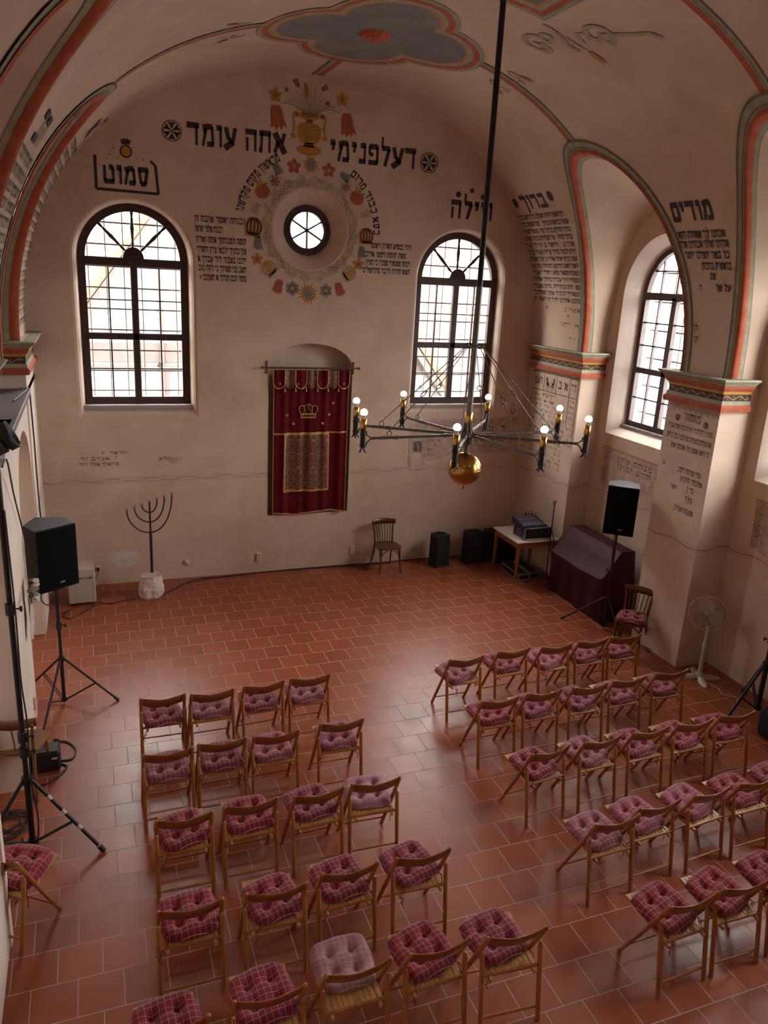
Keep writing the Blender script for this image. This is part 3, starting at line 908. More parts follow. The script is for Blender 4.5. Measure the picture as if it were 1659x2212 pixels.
for (y0, y1, xi), st in zip(PIER_R[:3], (False, True, True)):
    string_course(b, lambda u, v: Vector((xi - EPS, u, v)), y0, y1, 1.67, st)
    string_course(b, lambda u, v: Vector((u, y1 - EPS, v)), xi, XW[1], 1.67, st)
string_course(b, lambda u, v: Vector((XW[1] - EPS, u, v)), -1.56, -3.72, 1.67)
string_course(b, lambda u, v: Vector((XW[1] - EPS, u, v)), -4.66, -6.76, 1.67, True)
b.build('painted_string_course', [M_DARKPATCH, mat('orange_line_paint', (.34, .15, .05), .9)], wall_right)
b = MB()
for (y0, y1, xi) in PIER_L[:2]:
    string_course(b, lambda u, v: Vector((xi + EPS, u, v)), y0, y1)
    string_course(b, lambda u, v: Vector((u, y1 - EPS, v)), xi, xi - .8)
b.build('painted_string_course', [M_DARKPATCH, M_BROWN], wall_left)

# --- texts on the vault strips and piers
BARUCH = ["ברוך שאמר והיה העולם ברוך הוא ברוך", "עושה בראשית ברוך אומר ועושה ברוך", "גוזר ומקים ברוך מרחם על הארץ", "ברוך מרחם על הבריות ברוך משלם", "שכר טוב ליראיו ברוך חי לעד", "וקים לנצח ברוך פודה ומציל ברוך", "שמו ברוך אתה אלהינו מלך העולם", "האל האב הרחמן המהלל בפי עמו", "משבח ומפאר בלשון חסידיו ועבדיו", "ובשירי דוד עבדך נהללך אלהינו", "בשבחות ובזמירות נגדלך ונשבחך", "ונפארך ונזכיר שמך ונמליכך", "מלכנו אלהינו יחיד חי העולמים"]
def vfn(side, eps=.006):
    sg = -1 if side > 0 else 1
    def f(u, v):
        return Vector((vault_x(v, side) - side * eps, sg * u, v))
    return f
VR, VLf = vfn(1, .012), vfn(-1, .012)
b = MB()
letters(b, 'ברוך', VR, 1.06, .32, 5.955, .185, 0, 0, 1.2, 3)
tiny_flower(b, (.14, 6.06), .075, VR); tiny_flower(b, (1.20, 6.09), .075, VR)
for k, t in enumerate(BARUCH): letters(b, t, VR, 1.42 - .002 * k, .03, 5.82 - .104 * k, .062, 0, .03, 1.15)
b.build('painted_prayer', M_INK, ceiling)
b = MB()
for t, u1, u0, v in (('א', .46, .38, 4.44), ('אשר נ', 1.38, .95, 4.43), ('יד', 1.1, 1.0, 4.32), ('אויתו', 1.38, .85, 4.20), ('ו', .36, .32, 4.22), ('ו ד', 1.3, 1.12, 3.98)): letters(b, t, VR, u1, u0, v, .06, 0, .1)
b.build('worn_prayer', M_INK2, ceiling)
b = MB()
letters(b, 'מודים', VR, 4.37, 3.68, 5.635, .205, 0, 0, 1.25, 3)
for t, u1, u0, v in (("אנחנו לך שאתה הוא'", 4.49, 3.69, 5.445), ('אלהינו ואלהי אבותינו אלהי', 4.52, 3.69, 5.335), ('כל בשר יוצרנו יוצר', 4.51, 3.78, 5.215), ('בראשית ברכות', 4.53, 4.05, 5.09), ('שמ', 4.27, 4.18, 4.975), ('על שו', 4.51, 4.27, 4.845)):
    letters(b, t, VR, u1, u0, v, .082, 0, 0, 1.1, 2)
for t, u1, u0, v in (('ח', 4.03, 3.99, 4.845), ('לך', 3.98, 3.90, 4.36), ('קו', 4.0, 3.93, 4.22)): letters(b, t, VR, u1, u0, v, .07)
b.build('painted_prayer', M_INK, ceiling)
# left vault strips: many rules of small text seen almost edge on
b = MB()
letters(b, 'א', VLf, -.35, -.75, 6.32, .20, 0, 0, 1.1, 3); letters(b, 'יי', VLf, -.12, -.30, 6.45, .15, 0, 0, 1, 2)
for k in range(19):
    t = BARUCH[k % 13]
    letters(b, t, VLf, -.12, -1.36, 6.12 - .118 * k, .075, 0, .05, 1.2)
b.build('painted_prayer', M_INK, ceiling)
b = MB()
letters(b, 'הב', VLf, -3.92, -4.55, 5.72, .24, 0, 0, 1.2, 3)
for k in range(15):
    t = BARUCH[(k + 5) % 13]
    letters(b, t, VLf, -3.74, -4.86, 5.56 - .13 * k, .085, 0, .1, 1.2)
b.build('painted_prayer', M_INK, ceiling)
# panels below the capitals of the right piers
PX1 = lambda u, v: Vector((6.80 - EPS, -u, v))
PX2 = lambda u, v: Vector((6.69 - EPS, -u, v))
b = MB()
for (p, q) in (((.12, 3.40), (1.50, 3.40)), ((.12, 3.40), (.12, 2.3)), ((1.50, 3.40), (1.50, 2.3)), ((.12, 3.10), (1.50, 3.10)), ((.50, 3.40), (.50, 3.10)), ((.88, 3.40), (.88, 3.05)), ((1.28, 3.40), (1.28, 2.6)), ((.50, 3.05), (.88, 3.05))):
    line_strip(b, [p, q], PX1, .012, 0)
for k in range(58):
    u = .14 + k * .0235
    line_strip(b, [(u, 3.405), (u + .012, 3.435)], PX1, .007, 0)
letters(b, 'דעשן', PX1, .45, .18, 3.19, .13); letters(b, 'א ב', PX1, 1.22, .95, 3.19, .13); letters(b, 'דד', PX1, 1.46, 1.32, 3.19, .13)
for sg in (-1, 1):              # pair of blessing hands
    cx = .69 + sg * .07
    b.poly([(cx - .05, 3.08), (cx + .05, 3.08), (cx + .045, 3.20), (cx - .045, 3.20)], PX1, 1)
    for f_ in range(5):
        a = PI / 2 - sg * .35 + (f_ - 2) * .22
        line_strip(b, [(cx + (f_ - 2) * .02, 3.19), (cx + (f_ - 2) * .02 + .15 * math.cos(a), 3.19 + .15 * math.sin(a))], PX1, .018, 1)
        line_strip(b, [(cx + (f_ - 2) * .02 + .012, 3.19), (cx + (f_ - 2) * .02 + .012 + .15 * math.cos(a), 3.19 + .15 * math.sin(a))], PX1, .005, 0)
for k in range(40): line_strip(b, [(.52 + .35 * random.random(), 3.08 + .30 * random.random()) for _ in range(2)] if k % 4 == 0 else [(.51, 3.1), (.512, 3.2)], PX1, .003, 0)
for k in range(15):
    z = 2.99 - k * .082
    letters(b, BARUCH[k % 13][:24 - k % 5], PX1, 1.24 if k > 1 else .86, .16, z, .045, 0, .15 + .02 * k)
for k in range(9): letters(b, BARUCH[k][:4], PX1, 1.47, 1.31, 3.02 - k * .09, .035, 0, .2)
b.build('painted_tablet', [M_INK2, M_BEIGE], wall_right)
b = MB()
for k in range(26):
    u = 3.78 + k * .034
    line_strip(b, [(u + q * .006, 3.43 - .045 * math.sin(PI * q / 6) * (1 + .5 * (k % 3))) for q in range(7)], PX2, .005, 0)
letters(b, 'מזמור', PX2, 4.36, 4.06, 3.24, .10, 0, .1)
tiny_flower(b, (3.95, 3.26), .05, PX2); tiny_flower(b, (4.46, 3.24), .05, PX2)
for k, t in enumerate(('מזמור לתודה הריעו לה כל הארץ עבדו', 'את אלהים בשמחה באו לפניו ברננה דעו', 'כי הוא עשנו ולו אנחנו עמו')):
    letters(b, t, PX2, 4.60, 3.80 + .1 * (k == 2), 3.11 - .125 * k, .065, 0, .03)
for t, u1, u0, v, h in (("עיני שפתחי וקמב", 4.52, 4.10, 2.57, .07), ("אלפסי הוקיא", 4.57, 4.18, 2.46, .07), ('מי ן', 4.45, 4.32, 2.35, .07), ('ושו', 4.15, 4.02, 2.33, .06), ('מלך', 4.45, 4.32, 2.22, .07), ('אשמורעלים', 4.50, 4.15, 2.06, .075), ('ש', 3.86, 3.8, 2.6, .07)):
    letters(b, t, PX2, u1, u0, v, h)
b.build('painted_tablet', M_INK2, wall_right)
# worn panels on the bay walls below the windows
PB = lambda u, v: Vector((XW[1] - EPS, -u, v))
b = MB()
for (a, c, texts) in ((1.78, 3.6, ('ובנה מנחם ציון', 'קדשו חדש ימינו')), (4.95, 6.6, ('הודו לה כי טוב', 'שאו ידיכם קדש', 'ברכו את שם', 'כי לעולם'))):
    b.poly([(a, 2.42), (c, 2.40), (c, 1.86), (a + .6, 1.82), (a + .3, 1.74), (a + .06, 1.80)], lambda u, v: Vector((XW[1] - .002, -u, v)), 1)
    line_strip(b, [(a, 2.40), (c, 2.38)], PB, .02, 2)
    for k in range(8):
        o = circ((a + .12, 2.34 - k * .07), .035, 10)
        line_strip(b, o + [o[0]], PB, .008, 0)
        b.poly(circ((a + .12, 2.34 - k * .07), .014, 6), PB, 2)
    for x in (a + .05, a + .20): line_strip(b, [(x, 2.4), (x, 1.80)], PB, .012, 2)
    for k, t in enumerate(texts): letters(b, t, PB, c - .1, a + .4, 2.24 - .115 * k, .075, 0, .08)
b.build('worn_panel', [M_INK2, M_DARKPATCH, mat('faded_orange_paint', (.40, .21, .11), .9)], wall_right)

# --- vase of flowers and the wreath
M_VASE2 = mat('deep_ochre_paint', (.28, .12, .025), .85)
M_REDF = mat('faded_red_flower_paint', (.33, .075, .035), .88, noise=(24, (.40, .15, .08), .45, .75))
PAL = [M_YEL, M_VASE2, M_REDF, M_BLUEF, M_BEIGE, M_INK, M_FADE, M_OLIVE]
W1 = lambda u, v: Vector((u, -.0055, v))
def xf(c, s, a=0.0):
    ca, sa = math.cos(a), math.sin(a)
    return lambda u, v, e=.004: Vector((c[0] + s * (u * ca - v * sa), -e, c[1] + s * (u * sa + v * ca)))
def ell(cx, cy, rx, ry, a=0.0, n=14):
    ca, sa = math.cos(a), math.sin(a)
    return [(cx + rx * math.cos(t) * ca - ry * math.sin(t) * sa, cy + rx * math.cos(t) * sa + ry * math.sin(t) * ca) for t in [2 * PI * k / n for k in range(n)]]
def P2(f, e): return lambda u, v: f(u, v, e)
def sunflower(mb, c, s):
    f = xf(c, s)
    for k in range(16):
        a = k * PI / 8; rr2 = 1.0 if k % 2 else .82
        mb.poly([(.35 * math.cos(a - .25), .35 * math.sin(a - .25)), (rr2 * math.cos(a), rr2 * math.sin(a)), (.35 * math.cos(a + .25), .35 * math.sin(a + .25))], P2(f, .004), 0)
        line_strip(mb, [(.4 * math.cos(a), .4 * math.sin(a)), (rr2 * .85 * math.cos(a), rr2 * .85 * math.sin(a))], P2(f, .005), .04, 1)
    mb.poly(ell(0, 0, .55, .55, 0, 16), P2(f, .0045), 0)
    mb.poly(ell(0, 0, .34, .38, 0, 16), P2(f, .006), 3); 
    for k in range(10):
        a = k * 2.4; r_ = .28 * math.sqrt(k / 10); mb.poly(ell(r_ * math.cos(a), r_ * math.sin(a), .035, .035, 0, 6), P2(f, .007), 5)
def daisy(mb, c, s, pet, mid, n=5):
    f = xf(c, s)
    for k in range(n):
        a = PI / 2 + k * 2 * PI / n
        mb.poly(ell(.58 * math.cos(a), .58 * math.sin(a), .42, .34, a), P2(f, .004), pet)
        line_strip(mb, [(.3 * math.cos(a), .3 * math.sin(a)), (.75 * math.cos(a), .75 * math.sin(a))], P2(f, .005), .035, 1 if pet != 3 else 5)
    mb.poly(ell(0, 0, .30, .30), P2(f, .006), mid)
def tulip(mb, c, s, a, mi, line=1):
    f = xf(c, s, a)
    mb.poly([(-.30, .75), (.30, .75), (.48, .35), (.50, -.1), (.72, -.85), (.42, -.65), (.30, -1.0), (.08, -.7), (-.12, -1.0), (-.28, -.68), (-.55, -.8), (-.48, -.1), (-.46, .35)], P2(f, .004), mi)
    for x in (-.28, -.05, .2): line_strip(mb, [(x * .4, .7), (x, .2), (x * 1.1, -.6)], P2(f, .005), .045, line)
def melon(mb, c, s, base, strip, a=0.0):
    f = xf(c, s, a)
    mb.poly(ell(0, .05, .95, .85, 0, 20), P2(f, .004), base)
    for k in range(5): mb.poly(ell(-.6 + .3 * k, -.72, .2, .25), P2(f, .004), base)
    for x in (-.62, -.28, .08, .42, .72): line_strip(mb, [(x * .3, .82), (x, .3), (x * 1.05, -.2), (x * .8, -.68)], P2(f, .005), .15 if strip == 5 else .07, strip)
def pomegranate(mb, c, s, a=0.0):
    f = xf(c, s, a)
    mb.poly(ell(0, 0, .9, .78, 0, 18), P2(f, .004), 2)
    for x in (-.5, -.1, .3, .6): line_strip(mb, [(x * .5, .7), (x, 0), (x * .6, -.65)], P2(f, .005), .06, 1)
    mb.poly([(-.4, .5), (-.55, 1.35), (-.1, .95), (.1, 1.5), (.4, .6)], P2(f, .005), 0)
    mb.poly([(.3, .6), (.9, 1.0), (.5, .4)], P2(f, .0045), 7)
wr = MB()
def WP(px, py):                     # a point of the wreath given on its painted circle
    return (px, py)
CR = ROSE
def at(ang, r): return (CR[0] + r * math.sin(math.radians(ang)), CR[1] + r * math.cos(math.radians(ang)))
# leafy green ground of the wreath
ring_o = [at(a, .735 + .035 * math.sin(a * .35) + .02 * math.sin(a * .9)) for a in range(0, 360, 5)]
ring_i = [at(a, .60) for a in range(0, 360, 5)]
n = len(ring_o)
wr.add([Vector((p[0], -.002, p[1])) for p in ring_o] + [Vector((p[0], -.002, p[1])) for p in ring_i], [(k, (k + 1) % n, n + (k + 1) % n, n + k) for k in range(n)], 6)
for k in range(90):
    a0 = random.random() * 360; r_ = .62 + random.random() * .12
    line_strip(wr, [at(a0 + q * 3, r_ + .03 * math.sin(q * 1.2)) for q in range(6)], lambda u, v: Vector((u, -.003, v)), .006, 6 if k % 3 else 7)
sunflower(wr, at(-1, .895), .155); sunflower(wr, at(181, .93), .20)
daisy(wr, at(-17.5, .895), .105, 2, 0); daisy(wr, at(17, .885), .105, 2, 0)
tulip(wr, at(-33, .955), .105, 2.3 - PI / 2 - .2, 3, 5); tulip(wr, at(33, .935), .105, 1.1, 3, 5)
daisy(wr, at(-41, .83), .115, 4, 2, 6); daisy(wr, at(40, .83), .105, 4, 2, 6)
pomegranate(wr, at(-57, .87), .125, .3); pomegranate(wr, at(55, .87), .125, -.3)
tulip(wr, at(-74, .86), .11, -.6, 4, 1); tulip(wr, at(72, .90), .105, 1.9, 4, 1)
melon(wr, at(-91, .86), .15, 0, 5, -.1); melon(wr, at(92, .885), .135, 0, 5)
tulip(wr, at(-106, .83), .115, 0, 3, 5); tulip(wr, at(108, .86), .11, 0, 3, 5)
daisy(wr, at(-120, .93), .09, 0, 2); daisy(wr, at(120, .90), .095, 0, 2)
melon(wr, at(-133, .86), .13, 4, 1, .8); melon(wr, at(133, .87), .125, 4, 1, -.9)
wr.poly(ell(*at(-131, .86), .045, .085, .6), W1, 0); wr.poly(ell(*at(132, .88), .05, .07, -.6), W1, 0)
tulip(wr, at(-150, .96), .125, -.3, 2, 1); tulip(wr, at(150, .96), .125, .35, 2, 1)
daisy(wr, at(-163, .90), .11, 3, 0, 6); daisy(wr, at(163, .91), .105, 3, 0, 6)
wr.build('painted_wreath', PAL, wall_bk)
vs = MB()
VC = (2.715, 6.575)
KV = .86
fv = lambda u, v: Vector((VC[0] + KV * u, -.004, VC[1] + KV * v)); fv2 = lambda u, v: Vector((VC[0] + KV * u, -.0055, VC[1] + KV * v))
vs.poly(ell(0, -.06, .215, .085, 0, 20), fv, 0); vs.poly([(-.10, -.02), (.10, -.02), (.07, .06), (-.07, .06)], fv, 0)
vs.poly([(-.21, .27), (.21, .27), (.205, .14), (.12, .03), (-.12, .03), (-.205, .14)], fv, 0)
vs.poly([(-.205, .275), (.205, .275), (.16, .34), (.05, .37), (-.05, .37), (-.16, .34)], fv, 0)
vs.poly([(-.05, .36), (.05, .36), (.06, .41), (-.06, .41)], fv, 1)
vs.poly([(-.17, .49), (.17, .49), (.15, .43), (.06, .40), (-.06, .40), (-.15, .43)], fv, 0); vs.poly(ell(0, .485, .165, .035, 0, 18), fv2, 1)
line_strip(vs, [(-.21, .275), (0, .25), (.21, .275)], fv2, .012, 1)
for k in range(8):
    o = ell(-.15 + k * .043, .16, .016, .06); line_strip(vs, o + [o[0]], fv2, .006, 1)
for k in range(7): line_strip(vs, [(-.13 + k * .043, .35), (-.12 + k * .04, .29)], fv2, .010, 1)
o = ell(0, -.06, .17, .055, 0, 20); line_strip(vs, o + [o[0]], fv2, .008, 1)
for sg in (-1, 1):
    hp = [(sg * (.22 + .07 * math.cos(t * 1.2)), .48 - .30 * t / 2.4 + .05 * math.sin(2.4 * t)) for t in [q * .2 for q in range(14)]]
    line_strip(vs, [(sg * .17, .44), (sg * .20, .50), (sg * .25, .50)] + [(sg * .285, .45), (sg * .27, .36), (sg * .255, .28), (sg * .28, .20)], fv, .034, 0)
    for cc, rr2 in (((sg * .275, .145), .045), ((sg * .225, .46), .035)):
        vs.poly(ell(*cc, rr2, rr2), fv, 0); o = ell(*cc, rr2 * .55, rr2 * .55); line_strip(vs, o + [o[0]], fv2, .007, 1)
for k in range(26):
    t = -1 + 2 * k / 25
    pts = [(t * (.10 + .42 * q + .0 * q), .49 + (.52 - .18 * abs(t)) * q - .26 * abs(t) * q * q) for q in [i / 7 for i in range(8)]]
    line_strip(vs, pts, fv, .007, 7 if k % 2 else 6)
for c in ((2.215, 7.19), (3.195, 7.25)): daisy(vs, c, .098, 0, 1, 5)
tulip(vs, (2.235, 6.925), .185, .12, 2, 1); tulip(vs, (3.285, 6.935), .185, .12, 2, 1)
tulip(vs, (2.52, 7.38), .07, PI + .5, 2, 1); tulip(vs, (2.93, 7.36), .065, PI - 1.0, 2, 1)
vs.poly([(-.10, .98), (-.03, .90), (-.02, .78), (-.06, .72), (-.10, .80)], fv, 0)
daisy(vs, (2.37, 7.28), .035, 3, 7); daisy(vs, (2.98, 7.17), .04, 2, 1)
vs.build('painted_vase', PAL, wall_bk)

# --- painted ribs along the lunettes, bands and medallions of the vault
RIB = [M_RED, M_GREEN, M_OLIVE]
for side in (1, -1):
    for i in range(3):
        b = MB(); N = 72
        def on_vault(t, g, e=.010):
            yy, z = arch_pt(side, i, t, g)
            z = min(z, Z0 + VB - .01)
            return Vector((vault_x(z, side) - side * e, yy, z - e * .5))
        for g0, g1, mi in ((.025, .115, 1 if side > 0 else 1), (.115, .135, 2), (.05, .06, 2)):
            e = .010 if mi == 1 else .013
            b.grid([[on_vault(k / N, g0, e), on_vault(k / N, g1, e)] for k in range(N + 1)], mi)
        def on_shell(t, d, e):
            yy, z = arch_pt(side, i, t)
            g = Vector((vault_x(z, side), yy, z))
            y2, z2 = arch_pt(side, i, t, 0, WALLH)
            wv = Vector((XW[side], y2, z2))
            d_ = (wv - g)
            p = g + d_.normalized() * d
            # inward offset towards the lunette axis
            ax = Vector((p.x, APEX[side][i], Z0 + .6))
            return p + (ax - p).normalized() * e
        b.grid([[on_vault(k / N, .03, .016), on_vault(k / N, .005, .028), on_shell(k / N, .0, .022), on_shell(k / N, .055, .018), on_shell(k / N, .085, .008)] for k in range(N + 1)], 0)
        b.grid([[on_shell(k / N, .085, .006), on_shell(k / N, .15, .006)] for k in range(N + 1)], 1)
        b.grid([[on_shell(k / N, .15, .006), on_shell(k / N, .158, .006)] for k in range(N + 1)], 2)
        b.build('painted_rib', RIB, ceiling)
VS = lambda u, v, e=.010: Vector((u, v, vault_z(u) - e))
def vband(mb, pts, offs, e=.010):
    """strip of several stripes along a path on the vault; offs = [(o0, o1, material)]"""
    n = len(pts)
    for o0, o1, mi in offs:
        rows_ = []
        for k in range(n):
            d = (Vector(pts[min(k + 1, n - 1)]) - Vector(pts[max(k - 1, 0)])).normalized()
            nn = Vector((-d.y, d.x)); p = Vector(pts[k])
            a, c = p + nn * o0, p + nn * o1
            rows_.append([VS(a.x, a.y, e), VS(c.x, c.y, e)])
        mb.grid(rows_, mi)
MC = (2.87, -2.27)
def lin(p, q, n): return [(p[0] + (q[0] - p[0]) * k / n, p[1] + (q[1] - p[1]) * k / n) for k in range(n + 1)]
b = MB()
for yy in (-2.38, -5.62):
    for x0, x1, sg in ((4.2, 5.68, -1), (1.55, -.02, 1)):
        vband(b, lin((x0, yy), (x1, yy), 20), [(-.04 , .035, 0), (sg * .035, sg * .105, 1), (sg * .105, sg * .12, 2), (sg * .06, sg * .07, 2)])
vband(b, lin((2.87, -.98), (2.85, -.02), 8), [(-.04, .04, 0), (.04, .10, 1), (.10, .125, 2)])
b.build('painted_band', RIB, ceiling)
def quatre(c, off, n=22):
    pts = []
    for k in range(4):
        ca = k * PI / 2
        cx, cy = c[0] + .62 * math.cos(ca), c[1] + .62 * math.sin(ca)
        r_ = .69 + off
        # circle intersection with the diagonal
        s_ = .62 * math.sin(PI / 4); dd = math.sqrt(max(1e-6, r_ * r_ - s_ * s_)) + .62 * math.cos(PI / 4)
        px, py = dd * math.cos(PI / 4), dd * math.sin(PI / 4)
        lim = math.atan2(py, px - .62)
        for q in range(n + 1):
            a = -lim + 2 * lim * q / n
            pts.append((cx + r_ * math.cos(a + ca), cy + r_ * math.sin(a + ca)))
    return pts
def medallion(mb, shape, e=.008):
    prev = shape(.06)
    for off, mi in ((.0, 1), (-.075, 0), (-.13, 1), (-.165, 3)):
        cur = shape(off); n = len(cur)
        mb.add([VS(p[0], p[1], e) for p in prev] + [VS(p[0], p[1], e) for p in cur], [(k, (k + 1) % n, n + (k + 1) % n, n + k) for k in range(n)], mi)
        prev = cur
    return prev
def fill_vault(mb, outline, c, mi, e=.008, rings=10):
    n = len(outline); rows_ = []
    for r_ in range(rings + 1):
        t = 1 - r_ / rings * .999
        rows_.append([VS(c[0] + (p[0] - c[0]) * t, c[1] + (p[1] - c[1]) * t, e) for p in outline])
    mb.grid(rows_, mi, True, True)
def stars(mb, c, rx, ry, nst, test):
    k = 0
    while k < nst:
        x = c[0] + (random.random() * 2 - 1) * rx; y = c[1] + (random.random() * 2 - 1) * ry
        if not test(x, y): continue
        k += 1
        a0 = random.random() * 2
        pts = [(x + (.032 if q % 2 == 0 else .012) * math.cos(a0 + q * PI / 6), y + (.032 if q % 2 == 0 else .012) * math.sin(a0 + q * PI / 6)) for q in range(12)]
        mb.poly(pts, lambda u, v: VS(u, v, .012), 3)
M_STAR = mat('faded_gold_star_paint', (.25, .19, .11), .9)
b = MB(); inn = medallion(b, lambda o: quatre(MC, o))
b.build('painted_medallion_border', [M_RED, M_GREEN, M_OLIVE, M_YEL], ceiling)
b = MB(); fill_vault(b, inn, MC, 0)
stars(b, MC, 1.2, 1.2, 70, lambda x, y: min(math.hypot(x - MC[0] - .62 * sx, y - MC[1] - .62 * sy) for sx, sy in ((1, 0), (-1, 0), (0, 1), (0, -1))) < .45)
b.build('painted_medallion', [M_BLUE, M_BLUE, M_BLUE, M_STAR], ceiling)
# second medallion: a starry panel with square corners
def rect2(off):
    x0, x1, y0, y1 = 1.75 - off, 4.02 + off, -6.4 - off, -4.14 + off
    pts = []
    for (a, c) in (((x1, y1), (x0, y1)), ((x0, y1), (x0, y0)), ((x0, y0), (x1, y0)), ((x1, y0), (x1, y1))):
        pts += lin(a, c, 14)[:-1]
    return pts
b = MB(); inn = medallion(b, rect2)
b.build('painted_medallion_border', [M_RED, M_GREEN, M_OLIVE, M_YEL], ceiling)
b = MB(); fill_vault(b, inn, (2.88, -5.27), 0)
stars(b, (2.88, -5.27), .9, .9, 40, lambda x, y: True)
b.build('painted_medallion', [M_BLUE, M_BLUE, M_BLUE, M_STAR], ceiling)
# red boss in the middle of the medallion
b = MB()
bz = vault_z(MC[0])
prof = [(.0, -.075), (.03, -.075), (.045, -.055), (.07, -.05), (.085, -.065), (.105, -.05), (.12, -.035), (.15, -.04), (.17, -.02), (.185, -.0)]
n = 48; rows_ = []
for r_, z in prof:
    rows_.append([Vector((MC[0] + .02 + r_ * (1 + (.07 * math.sin(12 * t) if r_ > .1 else .05 * math.sin(8 * t))) * math.cos(t), MC[1] + r_ * (1 + (.07 * math.sin(12 * t) if r_ > .1 else .05 * math.sin(8 * t))) * math.sin(t), bz + z - .008)) for t in [2 * PI * k / n for k in range(n)]])
b.grid(rows_, 0, True, True)
b.build('ceiling_boss', mat('red_boss_paint', (.42, .085, .03), .7), ceiling)
# scrolls
b = MB()
def spiral(c, r_, a0, turns, sg, t, mi=1, tail=None):
    pts = []
    for q in range(22):
        s_ = q / 21
        a = a0 + sg * s_ * turns * 2 * PI
        rr2 = r_ * (1 - .8 * s_)
        pts.append((c[0] + rr2 * math.cos(a), c[1] + rr2 * math.sin(a)))
    if tail: pts = tail + pts
    vband(b, pts, [(-t / 2, t / 2, mi)], .009)
def bud(c, s, a):
    ca, sa = math.cos(a), math.sin(a)
    pts = [(c[0] + s * (u * ca - v * sa), c[1] + s * (u * sa + v * ca)) for u, v in ((-.9, 0), (-.3, .35), (.4, .3), (1.0, .38), (.75, .05), (1.1, -.2), (.5, -.3), (-.3, -.3))]
    b.poly(pts, lambda u, v: VS(u, v, .010), 3)
for cx, cy, sg in ((4.28, -3.62, 1), (4.52, -4.38, -1)):
    spiral((cx, cy), .19, 0, 1.3, sg, .06); spiral((cx + .12, cy + .04 * sg), .10, 2, .9, -sg, .045); spiral((cx - .02, cy - .16 * sg), .11, 1, .8, -sg, .05)
vband(b, [(4.12, -4.0), (4.3, -3.98), (4.5, -3.9), (4.62, -3.92)], [(-.03, .03, 1)], .009)
vband(b, [(4.55, -4.45), (4.68, -4.75), (4.74, -4.95), (4.84, -5.02)], [(-.025, .025, 1)], .009)
vband(b, [(4.4, -4.0), (4.62, -4.03)], [(-.012, .012, 1)], .009); bud((4.75, -4.06), .12, -.15)
for side_x, yy in ((4.55, -2.38), (1.30, -2.3)):
    for sg in (1, -1):
        d = 1 if side_x > 3 else -1
        spiral((side_x, yy + sg * .22), .09, 0, .9, sg, .025); spiral((side_x + d * .16, yy + sg * .20), .06, 2, .8, -sg, .02)
        bud((side_x + d * .12, yy + sg * .34), .09, d * sg * .5 + (0 if d > 0 else PI))
b.build('painted_scrollwork', [M_RED, mat('olive_scroll_paint', (.33, .275, .17), .9, noise=(14, (.42, .34, .23), .4, .7)), M_OLIVE, mat('orange_bud_paint', (.42, .19, .055), .88)], ceiling)
# ------------------------------------------------------------------ fabrics
def check_material():
    m = bpy.data.materials.new('checked_cushion_cotton'); m.use_nodes = True
    nt = m.node_tree; b = nt.nodes['Principled BSDF']; b.inputs['Roughness'].default_value = .95
    b.inputs['Specular IOR Level'].default_value = .1
    b.inputs['Sheen Weight'].default_value = .25
    tc = nt.nodes.new('ShaderNodeTexCoord'); sp = nt.nodes.new('ShaderNodeSeparateXYZ'); nt.links.new(tc.outputs['Object'], sp.inputs[0])
    oi = nt.nodes.new('ShaderNodeObjectInfo')
    def line(ch):
        f = math_node(nt, 'FRACT', math_node(nt, 'DIVIDE', math_node(nt, 'ADD', sp.outputs[ch], 5.01), .040))
        d = math_node(nt, 'ABSOLUTE', math_node(nt, 'SUBTRACT', f, .5))
        return math_node(nt, 'LESS_THAN', d, .030)
    ln = math_node(nt, 'MAXIMUM', line(0), line(1))
    band = math_node(nt, 'LESS_THAN', math_node(nt, 'FRACT', math_node(nt, 'DIVIDE', math_node(nt, 'ADD', sp.outputs[1], 5.0), .16)), .5)
    nz = nt.nodes.new('ShaderNodeTexNoise'); nz.inputs['Scale'].default_value = 60; nt.links.new(tc.outputs['Object'], nz.inputs['Vector'])
    c = mix_col(nt, math_node(nt, 'MULTIPLY', band, .22), oi.outputs['Color'], (.02, .006, .012))
    c = mix_col(nt, math_node(nt, 'MULTIPLY', nz.outputs[0], .2), c, (.02, .005, .01))
    c = mix_col(nt, math_node(nt, 'MULTIPLY', ln, .62), c, (.58, .40, .33))
    nt.links.new(c, b.inputs['Base Color'])
    return m
M_CHECK = check_material()
M_TIE = mat('dark_red_ribbon', (.20, .012, .016), .8)
M_TUFT = mat('dark_tuft_thread', (.06, .01, .018), .9)

